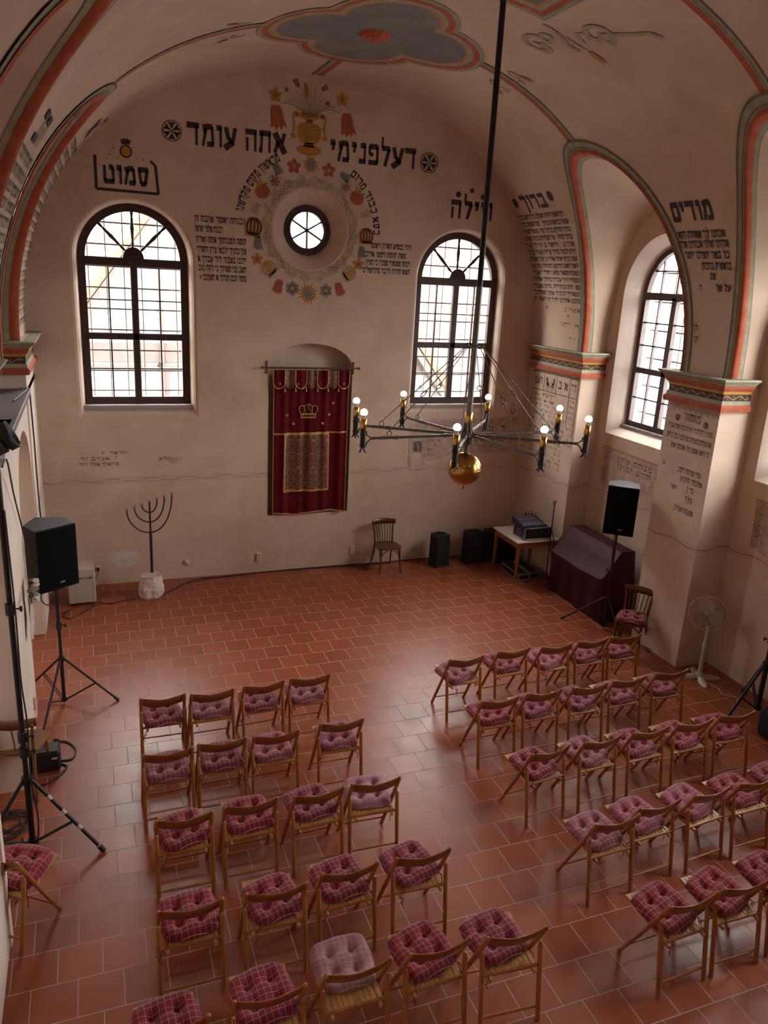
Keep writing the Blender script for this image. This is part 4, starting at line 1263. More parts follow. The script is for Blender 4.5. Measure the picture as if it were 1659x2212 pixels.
# ------------------------------------------------------------------ folding chairs
def make_chair():
    t = thing('folding_chair', 'x', 'chair', (0, 0, 0))
    hw = .211
    for sx in (-1, 1):
        b = MB(); x = sx * hw
        b.tube([(x, 0, 0), (x, .045, .29), (x, .088, .566), (x, .090, .578), (x, .0905, .583)], [.0165, .017, .0165, .012, .004], 10)
        b.build('rear_leg', M_WOOD, t)
        b = MB(); x = sx * (hw - .004)
        b.tube([(x, .425, 0), (x, .230, .37), (x, .040, .745), (x, .034, .757), (x, .031, .762)], [.0155, .017, .0165, .012, .004], 10)
        b.build('front_leg', M_WOOD, t)
    b = MB()
    b.cyl((-hw, .016, .105), (hw, .016, .105), .0095, n=8); b.build('rear_stretcher', M_WOOD, t)
    b = MB(); b.cyl((-hw, .372, .10), (hw, .372, .10), .008, n=8); b.build('front_stretcher', M_WOOD, t)
    b = MB(); b.cyl((-hw, .064, .412), (hw, .064, .412), .0125, n=10); b.build('rear_rail', M_WOOD, t)
    rotx = Matrix.Rotation(math.radians(4.0), 3, 'X')
    for sx in (-1, 1):
        b = MB(); b.box((sx * .158, .255, .412), (.022, .46, .030), 0, rotx, .006); b.build('side_rail', M_SLAT, t)
    b = MB()
    for k in range(10):
        x = -.164 + k * .0364
        b.box((x, .268, .436), (.0325, .405, .009), 0, rotx, .002)
    b.box((0, .478, .4465), (.365, .020, .016), 0, rotx, .006)
    for k in range(10):
        x = -.164 + k * .0364
        for yy in (.095, .44): b.cyl(rotx @ Vector((x, yy - .268, 0)) + Vector((x * 0, .268, .4395)), rotx @ Vector((x, yy - .268, .0018)) + Vector((0, .268, .4395)), .0022, n=6, mi=1)
    b.build('slatted_seat', [M_SLAT, M_BENT], t)
    b = MB(); rows_ = []
    nu = 16
    for k in range(nu + 1):
        u = -1 + 2 * k / nu; x = u * (hw - .012)
        bow = -.034 * (1 - u * u)
        zt = .748 - .013 * math.cos(u * PI * 1.0) * (1 if abs(u) < .5 else .6) + .006 * abs(u) ** 3 - .006
        zb = .652 - .030 * (1 - u * u) ** 1.0
        ring = []
        for (z, o) in ((zt, -.0055), (zt + .003, 0), (zt, .0055), (zb, .0055), (zb - .003, 0), (zb, -.0055)):
            yy = .040 + (.745 - z) * .5 + bow + o
            ring.append(Vector((x, yy, z)))
        rows_.append(ring)
    b.grid(rows_, 0, True, True)
    b.add(rows_[0], [range(6)]); b.add(rows_[-1], [range(6)])
    b.build('backrest', M_WOODB, t)
    return t
def cushion_mesh(seed):
    rnd = random.Random(seed)
    b = MB(); n = 30
    sz = .206
    sk = [rnd.uniform(-.04, .04) for _ in range(6)]
    def outline(u, v):
        # squircle map of the square
        k = 1 - .16 * (u * u * v * v) ** .9
        x = sz * u * k * (1 + sk[0] * v); y = sz * v * k * (1 + sk[1] * u) * .97
        return x, y
    tuft = [(-.36, -.36), (.36, -.36), (-.36, .36), (.36, .36)]
    top, bot = [], []
    for i in range(n + 1):
        rt, rb = [], []
        for j in range(n + 1):
            u, v = -1 + 2 * i / n, -1 + 2 * j / n
            x, y = outline(u, v)
            e = (1 - abs(u) ** 5) * (1 - abs(v) ** 5)
            e = max(0, e) ** .5
            h = .062 * e * (1 + .10 * math.sin(2 * u + sk[2] * 20) + .08 * math.sin(2.4 * v + sk[3] * 30))
            for (a, c) in tuft:
                d2 = (u - a) ** 2 + (v - c) ** 2
                h -= .040 * math.exp(-d2 / .020) * e + .012 * math.exp(-d2 / .10) * e
            # creases joining the tufts
            for a in (-.36, .36):
                h -= .007 * e * (math.exp(-((u - a) / .12) ** 2) + math.exp(-((v - a) / .12) ** 2))
            h = max(h, .006 * e)
            rt.append(Vector((x, y, .014 + h))); rb.append(Vector((x * .985, y * .985, .014 - .014 * e)))
        top.append(rt); bot.append(rb)
    b.grid(top); b.grid(bot)
    for L in (([r[0] for r in top], [r[0] for r in bot]), ([r[-1] for r in top], [r[-1] for r in bot]), (top[0], bot[0]), (top[-1], bot[-1])):
        b.grid([L[0], L[1]])
    return b.mesh('chair_cushion', [M_CHECK])
CUSH = [cushion_mesh(s) for s in range(4)]
def tie_mesh(seed):
    rnd = random.Random(seed); b = MB()
    # a ribbon from the rear corner of the cushion round the leg, with loose ends
    b.tube([(-.165, -.175, .01), (-.19, -.19, -.012), (-.212, -.205, -.022), (-.214, -.228, -.024), (-.196, -.228, -.026), (-.194, -.203, -.024)], .0035, 5)
    b.tube([(-.205, -.228, -.024), (-.215 - rnd.uniform(0, .02), -.238, -.05), (-.205, -.236, -.075 - rnd.uniform(0, .03))], .003, 5)
    b.tube([(-.205, -.228, -.024), (-.228, -.240, -.030), (-.240, -.236, -.045)], .003, 5)
    return b.mesh('cushion_tie', [M_TIE])
def tie_mesh2(seed):
    rnd = random.Random(seed + 50); b = MB()
    b.tube([(.165, -.175, .01), (.18, -.192, -.02), (.185, -.198, -.06), (.18 + rnd.uniform(-.01, .015), -.19, -.10), (.178, -.192, -.13 - rnd.uniform(0, .03))], .0032, 5)
    b.tube([(.165, -.175, .008), (.19, -.20, -.012), (.20, -.203, -.05), (.196, -.20, -.08)], .003, 5)
    return b.mesh('cushion_tie', [M_TIE])
TIES = [(tie_mesh(0), tie_mesh2(0)), (tie_mesh(1), tie_mesh2(1))]
CC = {'burgundy': (.225, .018, .040), 'wine': (.20, .028, .055), 'mauve': (.27, .068, .10), 'pale': (.36, .155, .19)}
CNAME = {'burgundy': 'deep red', 'wine': 'wine red', 'mauve': 'dusty rose', 'pale': 'pale faded lilac'}
def put_cushion(loc, rz, colour, label, group, k, tilt=4.0, ties=True):
    o = bpy.data.objects.new('chair_cushion', CUSH[k % 4]); COL.objects.link(o)
    o.location = loc; o.rotation_euler = (math.radians(tilt), 0, rz)
    rn = random.Random(k); c = CC[colour]
    o.color = (*[x * rn.uniform(.9, 1.12) for x in c], 1)
    tag(o, label, 'cushion', group)
    if ties:
        for q in range(2):
            tq = bpy.data.objects.new('cushion_tie', TIES[k % 2][q]); COL.objects.link(tq); tq.parent = o
    return o
ORD = ['first', 'second', 'third', 'fourth', 'fifth']
ROWN = ['front', 'second', 'third', 'fourth', 'rear']
# (x, y, yaw) of the middle of each back top; cushion colour, cushion offset (dx, dy), cushion turn
LEFT = [
 [(.046, -4.969, -1.3, 'wine', -.01, -.035, 9), (.523, -5.004, .5, 'mauve', -.01, .02, 0), (1.049, -4.978, 2.9, 'wine', -.01, .0, -2), (1.544, -4.960, -.5, 'mauve', -.01, .02, 6)],
 [(.008, -5.911, 1.1, 'mauve', 0, .0, 2), (.482, -5.883, -.5, 'wine', .01, .0, 2), (.971, -5.897, .3, 'mauve', -.01, .03, 4), (1.607, -5.869, -1.8, 'mauve', 0, .02, 3)],
 [(.046, -6.810, -.7, 'burgundy', -.005, .02, 14), (.567, -6.793, -.3, 'burgundy', .01, .04, 5), (1.121, -6.817, 1.6, 'wine', 0, .06, 8), (1.614, -6.813, -2.6, 'pale', .0, .06, -5)],
 [(-.016, -7.713, -1.4, 'burgundy', .0, .03, 4), (.557, -7.737, -2.5, 'burgundy', .01, .03, 14), (1.096, -7.705, 0, 'burgundy', .0, .04, 9), (1.660, -7.720, -2.6, 'wine', -.015, .05, 16)],
 [(-.226, -8.555, 1.1, 'burgundy', 0, .06, 4), (.343, -8.520, -1.5, 'burgundy', 0, .06, 8), (.896, -8.504, -.1, 'pale', .0, .13, -1), (1.441, -8.514, 1.0, 'burgundy', .0, .07, 12), (1.966, -8.567, -4.7, 'wine', -.03, .08, 14)],
]
RIGHT = [
 [(3.352, -5.002, .4, 'mauve', -.03, .03, 24), (3.985, -4.959, 2.3, 'wine', -.01, .05, 4), (4.552, -4.985, 2.7, 'mauve', -.02, .03, 16), (5.071, -4.969, 1.7, 'wine', -.01, .02, 8), (5.548, -4.973, -1.5, 'burgundy', .01, .03, 6)],
 [(3.291, -5.905, .6, 'burgundy', 0, .03, 4), (3.817, -5.895, .4, 'wine', 0, .03, 12), (4.370, -5.915, .3, 'wine', 0, .04, 22), (4.891, -5.897, 1.8, 'wine', 0, .02, 4), (5.473, -5.889, -1.6, 'wine', 0, .03, 8)],
 [(3.308, -6.828, 5.6, 'burgundy', 0, .03, 9), (3.890, -6.812, 2.8, 'mauve', .0, .04, 12), (4.448, -6.810, 2.1, 'wine', 0, .03, 4), (4.984, -6.815, .4, 'burgundy', 0, .03, 12), (5.523, -6.811, -2.4, 'burgundy', 0, .03, 4)],
 [(3.305, -7.824, 1.4, 'mauve', -.015, .05, 6), (3.776, -7.761, 2.2, 'mauve', -.01, .05, 8), (4.350, -7.745, 5.4, 'mauve', 0, .06, 12), (4.868, -7.740, 1.7, 'burgundy', .01, .06, 2), (5.42, -7.72, 0, 'wine', -.01, .08, 10)],
 [(3.300, -8.690, 2.1, 'burgundy', .0, .06, 12), (3.797, -8.683, -.9, 'burgundy', .0, .06, 18), (4.34, -8.66, .5, 'burgundy', -.01, .07, 8)],
]
chair0 = make_chair()
first = True
ck = 0
CGRP = 'rows of wooden folding chairs'; KGRP = 'checked cushions on the folding chairs'
for blk, rows_, in (('left', LEFT), ('right', RIGHT)):
    for r, row in enumerate(rows_):
        for s_, (x, y, a, colr, dx, dy, tw) in enumerate(row):
            rz = math.radians(a)
            fwd = Vector((-math.sin(rz), math.cos(rz), 0)); rgt = Vector((math.cos(rz), math.sin(rz), 0))
            base = Vector((x, y, 0)) - fwd * .033
            if s_ == 0 and blk == 'right': where = 'leftmost, beside the aisle'
            elif s_ == len(row) - 1 and blk == 'left': where = 'rightmost, beside the aisle'
            elif s_ == 0: where = 'leftmost of the row'
            elif s_ == len(row) - 1 and r < 4: where = 'rightmost of the row'
            else: where = ORD[s_] + ' from the left'
            lab = 'wooden folding chair in the %s row of the %s block, %s' % (ROWN[r], blk, where)
            if first:
                chair0.location = base; chair0.rotation_euler = (0, 0, rz); chair0['label'] = lab; chair0['group'] = CGRP; first = False
            else: dup(chair0, base, rz, lab, CGRP)
            p = base + fwd * (.238 + .8 * dy) + rgt * dx; p.z = .439 + .07 * dy
            put_cushion(p, rz + math.radians(tw), colr, '%s checked cushion, %s row of the %s block, %s' % (CNAME[colr], ROWN[r], blk, where), KGRP, ck, 4.0, not (blk == 'left' and r == 4 and s_ == 2))
            ck += 1
# the stray chair by the left wall
ang = math.atan2(-.59, .805)
dup(chair0, (-1.138 - .211 * math.cos(ang), -7.005 - .211 * math.sin(ang), 0), ang, 'wooden folding chair standing alone at the left edge beside the tripod', 'rows of wooden folding chairs')
fwd = Vector((-math.sin(ang), math.cos(ang), 0))
pp = Vector((-1.138 - .211 * math.cos(ang), -7.005 - .211 * math.sin(ang), .444)) + fwd * .285
put_cushion(pp, ang + .1, 'burgundy', 'deep red checked cushion on the lone chair at the left edge', KGRP, 77)

# ------------------------------------------------------------------ bentwood chairs
def bentwood(name, label, loc, rz, m, spindles=6, group=None):
    t = thing(name, label, 'chair', loc, rz, group)
    # local: front is -y, back at +y; origin under the seat centre
    b = MB(); out = []
    for k in range(32):
        a = 2 * PI * k / 32
        c, s_ = math.cos(a), math.sin(a)
        x = .205 * math.copysign(abs(c) ** .55, c); y = .20 * math.copysign(abs(s_) ** .55, s_)
        x *= 1 - .12 * (y / .2)
        out.append((x, y))
    b.prism(out, lambda u, v, d: Vector((u, v, d)), .43, .455, 0)
    b.build('seat', m, t)
    for sx in (-1, 1):
        b = MB(); b.tube([(sx * .165, -.165, .43), (sx * .17, -.175, .25), (sx * .182, -.195, .08), (sx * .195, -.215, 0)], [.018, .017, .014, .012], 8); b.build('front_leg', m, t)
        b = MB(); b.tube([(sx * .185, .30, 0), (sx * .165, .225, .25), (sx * .158, .185, .44), (sx * .165, .205, .62), (sx * .185, .255, .79)], [.013, .016, .017, .016, .014], 8); b.build('rear_leg', m, t)
    b = MB()
    for sx in (-1, 1):
        b.tube([(sx * .165, -.165, .27), (sx * .14, -.17, .36), (sx * .05, -.175, .415)], .010, 6)
        b.tube([(sx * .17, -.14, .27), (sx * .165, -.08, .37), (sx * .16, 0, .42)], .010, 6)
    b.build('bent_brace', m, t)
    b = MB(); rows_ = []
    for k in range(13):
        u = -1 + 2 * k / 12; x = .215 * u; yy = .265 - .055 * u * u + .01
        h = .10 - .02 * u * u; zc = .80
        r_ = []
        for (dy, dz) in ((-.011, -h / 2), (.011, -h / 2 - .0), (.013, h / 2 - .01), (.004, h / 2), (-.008, h / 2 - .004)):
            r_.append(Vector((x, yy + dy, zc + dz)))
        rows_.append(r_)
    b.grid(rows_, 0, True, True); b.add(rows_[0], [range(5)]); b.add(rows_[-1], [range(5)])
    b.build('back_rail', m, t)
    for k in range(spindles):
        u = -1 + 2 * (k + .5) / spindles
        b = MB(); b.tube([(.125 * u, .175, .45), (.14 * u, .205, .60), (.158 * u, .258 - .02 * u * u, .77)], .0075, 6); b.build('spindle', m, t)
    return t
bentwood('bentwood_chair', 'brown bentwood chair with a spindle back against the end wall right of the curtain', (4.13, -.39, 0), math.radians(0), M_BENT)
bentwood('bentwood_chair', 'brown bentwood chair with a red cushion against the right pier behind the speaker', (6.40, -4.02, 0), math.radians(-52), M_BENT, 5)
put_cushion(Vector((6.39, -4.03, .457)), math.radians(-45), 'burgundy', 'deep red checked cushion on the bentwood chair by the right pier', KGRP, 81, 0, False)
bentwood('bentwood_chair', 'tan bentwood chair with a bare seat behind the tripod at the left wall', (-1.24, -4.93, 0), math.radians(168), M_BENT2, 1)
# ------------------------------------------------------------------ curtain of the ark niche
M_VELVET = mat('crimson_velvet', (.115, .004, .009), .85, spec=.1, noise=(5, (.065, .002, .006), .35, .7))
M_VELVET.node_tree.nodes['Principled BSDF'].inputs['Sheen Weight'].default_value = .08
M_GOLD = mat('gold_braid', (.52, .33, .11), .45, .3, noise=(160, (.25, .13, .04), .45, .6))
def brocade_material():
    m = bpy.data.materials.new('gold_on_crimson_brocade'); m.use_nodes = True
    nt = m.node_tree; b = nt.nodes['Principled BSDF']; b.inputs['Roughness'].default_value = .6
    tc = nt.nodes.new('ShaderNodeTexCoord'); sp = nt.nodes.new('ShaderNodeSeparateXYZ'); nt.links.new(tc.outputs['Object'], sp.inputs[0])
    # mirrored repeat so that the scrolls come out symmetrical
    px = math_node(nt, 'PINGPONG', math_node(nt, 'ADD', sp.outputs[0], .0), .12)
    pz = math_node(nt, 'PINGPONG', sp.outputs[2], .5)
    c3 = nt.nodes.new('ShaderNodeCombineXYZ'); nt.links.new(px, c3.inputs[0]); nt.links.new(pz, c3.inputs[2])
    wv = nt.nodes.new('ShaderNodeTexNoise'); wv.inputs['Scale'].default_value = 13; wv.inputs['Detail'].default_value = 1.0; wv.inputs['Distortion'].default_value = 2.2
    nt.links.new(c3.outputs[0], wv.inputs['Vector'])
    f = math_node(nt, 'ABSOLUTE', math_node(nt, 'SUBTRACT', math_node(nt, 'FRACT', math_node(nt, 'MULTIPLY', wv.outputs[0], 5.0)), .5))
    r = nt.nodes.new('ShaderNodeMapRange'); r.inputs[1].default_value = .16; r.inputs[2].default_value = .22; r.inputs[3].default_value = 1; r.inputs[4].default_value = 0
    nt.links.new(f, r.inputs[0])
    nt.links.new(mix_col(nt, r.outputs[0], (.060, .004, .008), (.24, .12, .042)), b.inputs['Base Color'])
    return m
M_BROC = brocade_material()
YC = -.03
def fold(x, z):
    k = min(1, max(0, (3.36 - z) / 1.2))
    return YC - .012 * math.sin(x * 27) * (.5 + .6 * k) - .016 * math.sin(x * 11.3 + .6) * k - .010 * math.sin(x * 47 + 2) * (1 - .5 * k)
def sheet(b, x0, x1, z0, z1, off, nx, nz, mi=0, zf=None):
    rows_ = []
    for i in range(nz + 1):
        z = z1 + (z0 - z1) * i / nz
        r_ = []
        for k in range(nx + 1):
            x = x0 + (x1 - x0) * k / nx
            zz = z + (zf(x) * i / nz if zf else 0)
            r_.append(Vector((x, fold(x, zz) - off, zz)))
        rows_.append(r_)
    b.grid(rows_, mi)
hem = lambda x: .018 * math.sin(x * 6.2 + 1.2) + .008 * math.sin(x * 14)
XL, XR = 2.215, 3.452
b = MB(); sheet(b, XL, XR, .995, 3.345, 0, 120, 40, 0, hem); sheet(b, XL, XR, .995, 3.345, -.006, 120, 40, 0, hem)
curtain = b.build('ark_curtain', M_VELVET)
tag(curtain, 'crimson velvet curtain with gold braid, brocade panel and embroidered crown hanging in the wall niche', 'curtain')
def strip3(b, pts, w, off, mi=0):
    rows_ = []
    for k, (x, z) in enumerate(pts):
        p, q = pts[max(k - 1, 0)], pts[min(k + 1, len(pts) - 1)]
        d = Vector((q[0] - p[0], q[1] - p[1])).normalized(); nx, nz = -d.y * w / 2, d.x * w / 2
        rows_.append([Vector((x + nx, fold(x + nx, z + nz) - off, z + nz)), Vector((x, fold(x, z) - off - .004, z)), Vector((x - nx, fold(x - nx, z - nz) - off, z - nz))])
    b.grid(rows_, mi)
b = MB()
sheet(b, 2.41, 3.14, 1.385, 2.335, .006, 80, 20); b.build('brocade_panel', M_BROC, curtain)
b = MB()
def seg(x0, z0, x1, z1, n=60): return [(x0 + (x1 - x0) * k / n, z0 + (z1 - z0) * k / n) for k in range(n + 1)]
strip3(b, seg(XL, 2.335, XR, 2.35), .026, .010)
strip3(b, seg(2.41, 2.335, 2.40, 1.385), .030, .011); strip3(b, seg(3.135, 2.335, 3.15, 1.385), .030, .011); strip3(b, seg(2.39, 1.385, 3.16, 1.385), .034, .011)
strip3(b, seg(2.41, 2.325, 3.135, 2.335), .034, .012)
strip3(b, [(x, 1.005 + hem(x)) for x, _ in seg(XL, 0, XR, 0, 90)], .02, .006)
strip3(b, seg(XL + .006, 3.34, XL + .006, 1.0), .012, .006); strip3(b, seg(XR - .006, 3.34, XR - .006, 1.0), .012, .006)
b.build('gold_braid', M_GOLD, curtain)
nsc = 7; wsc = (XR - XL) / nsc
for k in range(nsc):
    x0 = XL + k * wsc; xc = x0 + wsc / 2; hw = wsc / 2 * (1.06 if k % 2 == 0 else .96)
    out = [(xc - hw * .98, 3.345), (xc - hw * .98, 3.155)] + [(xc - hw * .98 * math.cos(PI * q / 12), 3.155 - .095 * math.sin(PI * q / 12)) for q in range(13)] + [(xc + hw * .98, 3.155), (xc + hw * .98, 3.345)]
    off = .014 if k % 2 == 0 else .008
    b = MB(); rows_ = []
    nn = 16
    for i in range(nn + 1):
        x = xc - hw * .98 + 2 * hw * .98 * i / nn
        zb = 3.155 - .095 * math.sqrt(max(0, 1 - ((x - xc) / (hw * .98)) ** 2))
        rows_.append([Vector((x, fold(x, 3.3) - off - .004 * q / 6, 3.345 + (zb - 3.345) * q / 6)) for q in range(7)])
    b.grid(rows_, 0)
    v = b.build('valance_scallop', M_VELVET if k % 2 == 0 else M_BROC, curtain)
    if k % 2 == 0:
        b = MB(); pts = out[0:1] + [(xc - hw * .98, 3.25)] + out[1:-1] + [out[-1]]
        strip3(b, pts, .017, off + .006); b.build('gold_braid', M_GOLD, v)
    if k < nsc - 1:
        b = MB(); xt = x0 + wsc
        b.lathe([(.004, 0), (.008, -.015), (.006, -.03), (.016, -.06), (.014, -.075)], (xt, fold(xt, 3.1) - .02, 3.085), None, 8)
        b.build('tassel', M_GOLD, curtain)
def flower3(c, s):
    b = MB()
    y = fold(c[0], c[1]) - .014
    for k in range(6):
        a = k * PI / 3
        b.sph((c[0] + s * .62 * math.cos(a), y, c[1] + s * .62 * math.sin(a)), s * .36, 8, 0, (1, .35, 1))
    b.sph((c[0], y - .002, c[1]), s * .33, 8, 0, (1, .5, 1))
    b.build('embroidered_rosette', M_GOLD, curtain)
for c in ((2.317, 3.133), (2.625, 3.133), (2.99, 3.133), (3.352, 3.137), (2.436, 2.64), (2.546, 2.497), (3.026, 2.50), (3.138, 2.642), (3.195, 2.827)):
    y_ = flower3((c[0], c[1]), .026)
b = MB(); cr = lambda u, v: Vector((2.782 + u, fold(2.782 + u, 2.6 + v) - .013, 2.60 + v))
def cstrip(pts, w): 
    for p, q in zip(pts, pts[1:]):
        d = (Vector(q) - Vector(p)).normalized(); nn = Vector((-d.y, d.x)) * w / 2
        b.prism([(p[0] - nn.x, p[1] - nn.y), (q[0] - nn.x, q[1] - nn.y), (q[0] + nn.x, q[1] + nn.y), (p[0] + nn.x, p[1] + nn.y)], lambda u, v, d: cr(u, v) + Vector((0, -d, 0)), 0, .006)
cstrip([(-.115, .0), (.115, .0)], .02); cstrip([(-.12, .055), (.12, .055)], .022)
cstrip([(-.115, 0), (-.12, .055)], .012); cstrip([(.115, 0), (.12, .055)], .012)
for k in range(5): cstrip([(-.09 + k * .045, .01), (-.07 + k * .045, .045)], .008)
for sg in (-1, 1):
    cstrip([(sg * .12, .06), (sg * .155, .13), (sg * .14, .18), (sg * .10, .195), (sg * .065, .175), (sg * .06, .12), (sg * .07, .06)], .010)
    cstrip([(sg * .065, .175), (sg * .03, .205), (0, .195)], .010); cstrip([(sg * .03, .06), (sg * .035, .12), (0, .19)], .008)
b.build('embroidered_crown', M_GOLD, curtain)
b = MB()
for (u, v, mi) in ((0, .215, 0), (0, .125, 0), (-.145, .15, 0), (.145, .15, 0), (-.06, .11, 1), (.06, .11, 1)):
    b.sph(cr(u, v) + Vector((0, -.008, 0)), .010, 8, mi)
b.build('crown_gem', [mat('blue_glass_gem', (.35, .45, .6), .1), mat('amber_gem', (.7, .35, .05), .15)], curtain)
# rod
rod = thing('curtain_rod', 'dark wooden curtain rod on two wall brackets across the niche', 'curtain rod', (2.82, -.06, 3.385))
M_ROD = mat('dark_brown_rod', (.11, .06, .03), .45)
b = MB(); b.cyl((-.77, 0, 0), (.77, 0, 0), .013, n=12)
b.build('pole', M_ROD, rod)
for sx in (-1, 1):
    b = MB(); b.sph((sx * .785, 0, 0), .024, 12); b.build('finial', M_ROD, rod)
    b = MB(); b.box((sx * .705, .052, 0), (.022, .014, .16), 0, None, .004); b.sph((sx * .705, .05, .085), .016, 8); b.sph((sx * .705, .05, -.085), .016, 8); b.cyl((sx * .705, .05, 0), (sx * .705, -.006, 0), .012, n=8)
    b.build('wall_bracket', M_ROD, rod)
for k in range(15):
    b = MB(); x = -.595 + k * .0848
    b.tube([(x, .018 * math.cos(a), -.004 + .018 * math.sin(a)) for a in [2 * PI * q / 10 for q in range(10)]], .003, 5, 0, True)
    b.build('curtain_ring', M_ROD, rod)

# ------------------------------------------------------------------ chandelier
CX, CY = 3.818, -3.63
ch = thing('chandelier', 'eight-armed iron chandelier with lit bulbs and a brass globe hanging on a long rod', 'chandelier', (2.82, -5.585, 2.911))
ch.scale = (.766, .766, .766)
def lz(z): return z - 2.34
M_RODP = mat('painted_steel_rod', (.16, .145, .13), .4, .5)
b = MB()
b.cyl((0, 0, lz(4.73)), (0, 0, 6.02), .033, n=16); b.lathe([(.033, 5.90), (.09, 5.93), (.10, 5.99)], (0, 0, 0), None, 20); b.build('ceiling_rod', mat('black_steel_rod', (.02, .016, .015), .4, .4), ch)
b = MB(); b.cyl((0, 0, lz(3.29)), (0, 0, lz(4.76)), .037, n=16)
for z in (4.70, 4.45): b.sph((.035, -.012, lz(z)), .007, 6)
b.build('lower_rod', M_RODP, ch)
b = MB(); b.lathe([(.045, lz(3.165)), (.047, lz(3.17)), (.047, lz(3.29)), (.038, lz(3.30))], (0, 0, 0), None, 20); b.build('brass_collar', M_BRASS, ch)
b = MB(); b.cyl((0, 0, lz(2.86)), (0, 0, lz(3.17)), .040, n=16); b.cyl((0, 0, lz(2.79)), (0, 0, lz(2.88)), .027, n=12); b.build('hub', M_IRON, ch)
b = MB()
prof = [(max(1e-5, .205 * math.sin(PI * k / 28)), lz(2.595) - .205 * math.cos(PI * k / 28)) for k in range(29)]
b.lathe(prof, (0, 0, 0), None, 40); b.lathe([(.2052, lz(2.591)), (.2075, lz(2.595)), (.2052, lz(2.599))], (0, 0, 0), None, 40)
b.lathe([(.012, lz(2.34)), (.017, lz(2.355)), (.012, lz(2.395))], (0, 0, 0), None, 12)
globe = b.build('brass_globe', mat('aged_brass', (.50, .29, .085), .24, 1.0, noise=(2.5, (.36, .19, .05), .4, .7)), ch)
ANG = [148.7, -176.2, 105.0, -122.2, 51.8, -78.0, 2.5, -30.3]
RAD = [1.399, 1.380, 1.33, 1.25, 1.25, 1.30, 1.314, 1.41]
M_BULB = mat('lit_bulb', (1, 1, 1), .3, emit=((1.0, .86, .62), BULB_STRENGTH))
M_BULBO = mat('warm_lit_bulb', (1, 1, 1), .3, emit=((1.0, .60, .22), BULB_STRENGTH * .6))
M_NECK = mat('white_bulb_neck', (.8, .76, .68), .4)
HZ = lz(4.085)
b = MB(); b.tube([(.055 * math.cos(t), .055 * math.sin(t), HZ) for t in [2 * PI * q / 24 for q in range(24)]], .009, 6, 0, True)
for a in ANG:
    t = math.radians(a); c, s_ = math.cos(t), math.sin(t)
    b.tube([((.085 + .028 * math.cos(q)) * c, (.085 + .028 * math.cos(q)) * s_, HZ + .028 * math.sin(q)) for q in [2 * PI * k / 12 for k in range(12)]], .005, 5, 0, True)
b.build('hook_ring', M_IRON, ch)
for a, r_ in zip(ANG, RAD):
    t = math.radians(a); d = Vector((math.cos(t), math.sin(t), 0)); pz = Vector((0, 0, 1)); tg = Vector((-d.y, d.x, 0))
    Z_ = lz(3.02)
    P = lambda r, z: d * r + pz * z
    arm = MB()
    Mx = Matrix((d, tg, pz)).transposed()
    arm.box(P((.14 + r_ - .20) / 2, Z_), (r_ - .34, .026, .034), 0, Mx, .006)
    arm.box(P(.30, Z_), (.06, .036, .044), 0, Mx, .005); arm.box(P(r_ - .42, Z_), (.06, .036, .044), 0, Mx, .005)
    # curved roots against the hub and forked tips against the sleeve
    arm.tube([P(.042, Z_ + .15), P(.05, Z_ + .06), P(.08, Z_ + .015), P(.16, Z_ + .002)], .011, 6)
    arm.tube([P(.042, Z_ - .12), P(.05, Z_ - .05), P(.08, Z_ - .012), P(.16, Z_ - .002)], .011, 6)
    arm.tube([P(r_ - .22, Z_ + .004), P(r_ - .09, Z_ + .010), P(r_ - .05, Z_ + .04), P(r_ - .038, Z_ + .09)], .009, 6)
    arm.tube([P(r_ - .22, Z_ - .004), P(r_ - .09, Z_ - .010), P(r_ - .05, Z_ - .05), P(r_ - .036, Z_ - .10)], .009, 6)
    A = arm.build('arm', M_IRON, ch)
    s1 = MB(); s1.cyl(P(r_, lz(2.915)), P(r_, lz(3.14)), .031, n=14); s1.cyl(P(r_, lz(3.05)), P(r_, lz(3.08)), .036, n=14); s1.cyl(P(r_, lz(2.93)), P(r_, lz(2.955)), .036, n=14)
    for q in range(4):
        e = Vector((math.cos(t + q * PI / 2 + .4), math.sin(t + q * PI / 2 + .4), 0))
        s1.tube([P(r_, lz(2.93)) + e * .016, P(r_, lz(2.90)) + e * .018, P(r_, lz(2.87)) + e * .04, P(r_, lz(2.862)) + e * .052], [.009, .009, .008, .005], 6)
    s1.build('candle_sleeve', M_IRON2, A)
    s2 = MB(); s2.lathe([(.034, 0), (.037, .004), (.037, .118), (.033, .12), (.030, .10)], P(r_, lz(3.135)), None, 16); s2.build('brass_cup', M_BRASS, A)
    s3 = MB(); s3.lathe([(.016, 0), (.020, .02), (.036, .06)], P(r_, lz(3.245)), None, 14); s3.build('bulb_neck', M_NECK, A)
    s4 = MB(); s4.sph(P(r_, lz(3.322)), .042, 16); s4.build('bulb', M_BULBO if a == 2.5 + 0 and False else M_BULB, A)
    cr_ = MB(); ra = r_ - .33
    p0 = P(.11, HZ - .02); p1 = P(ra, Z_ + .075); mid = p0.lerp(p1, .56)
    dd = (p1 - p0).normalized()
    cr_.tube([p0, mid - dd * .035], .006, 6); cr_.tube([mid + dd * .035, p1], .006, 6)
    cr_.tube([mid + (dd * math.cos(q) + tg * math.sin(q)) * .04 for q in [2 * PI * k / 14 for k in range(14)]], .006, 6, 0, True)
    up = dd.cross(tg)
    cr_.tube([mid - dd * .04 + (dd * math.cos(q) + up * math.sin(q)) * .016 for q in [2 * PI * k / 10 for k in range(10)]], .005, 5, 0, True)
    cr_.tube([p1 + (d * math.cos(q) + pz * math.sin(q)) * .03 - pz * .03 for q in [2 * PI * k / 12 for k in range(12)]], .006, 6, 0, True)
    cr_.build('hanger_chain', M_IRON, ch)
# the warmer bulb
for o in ch.children:
    if o.name.startswith('arm'):
        for g in o.children:
            pass

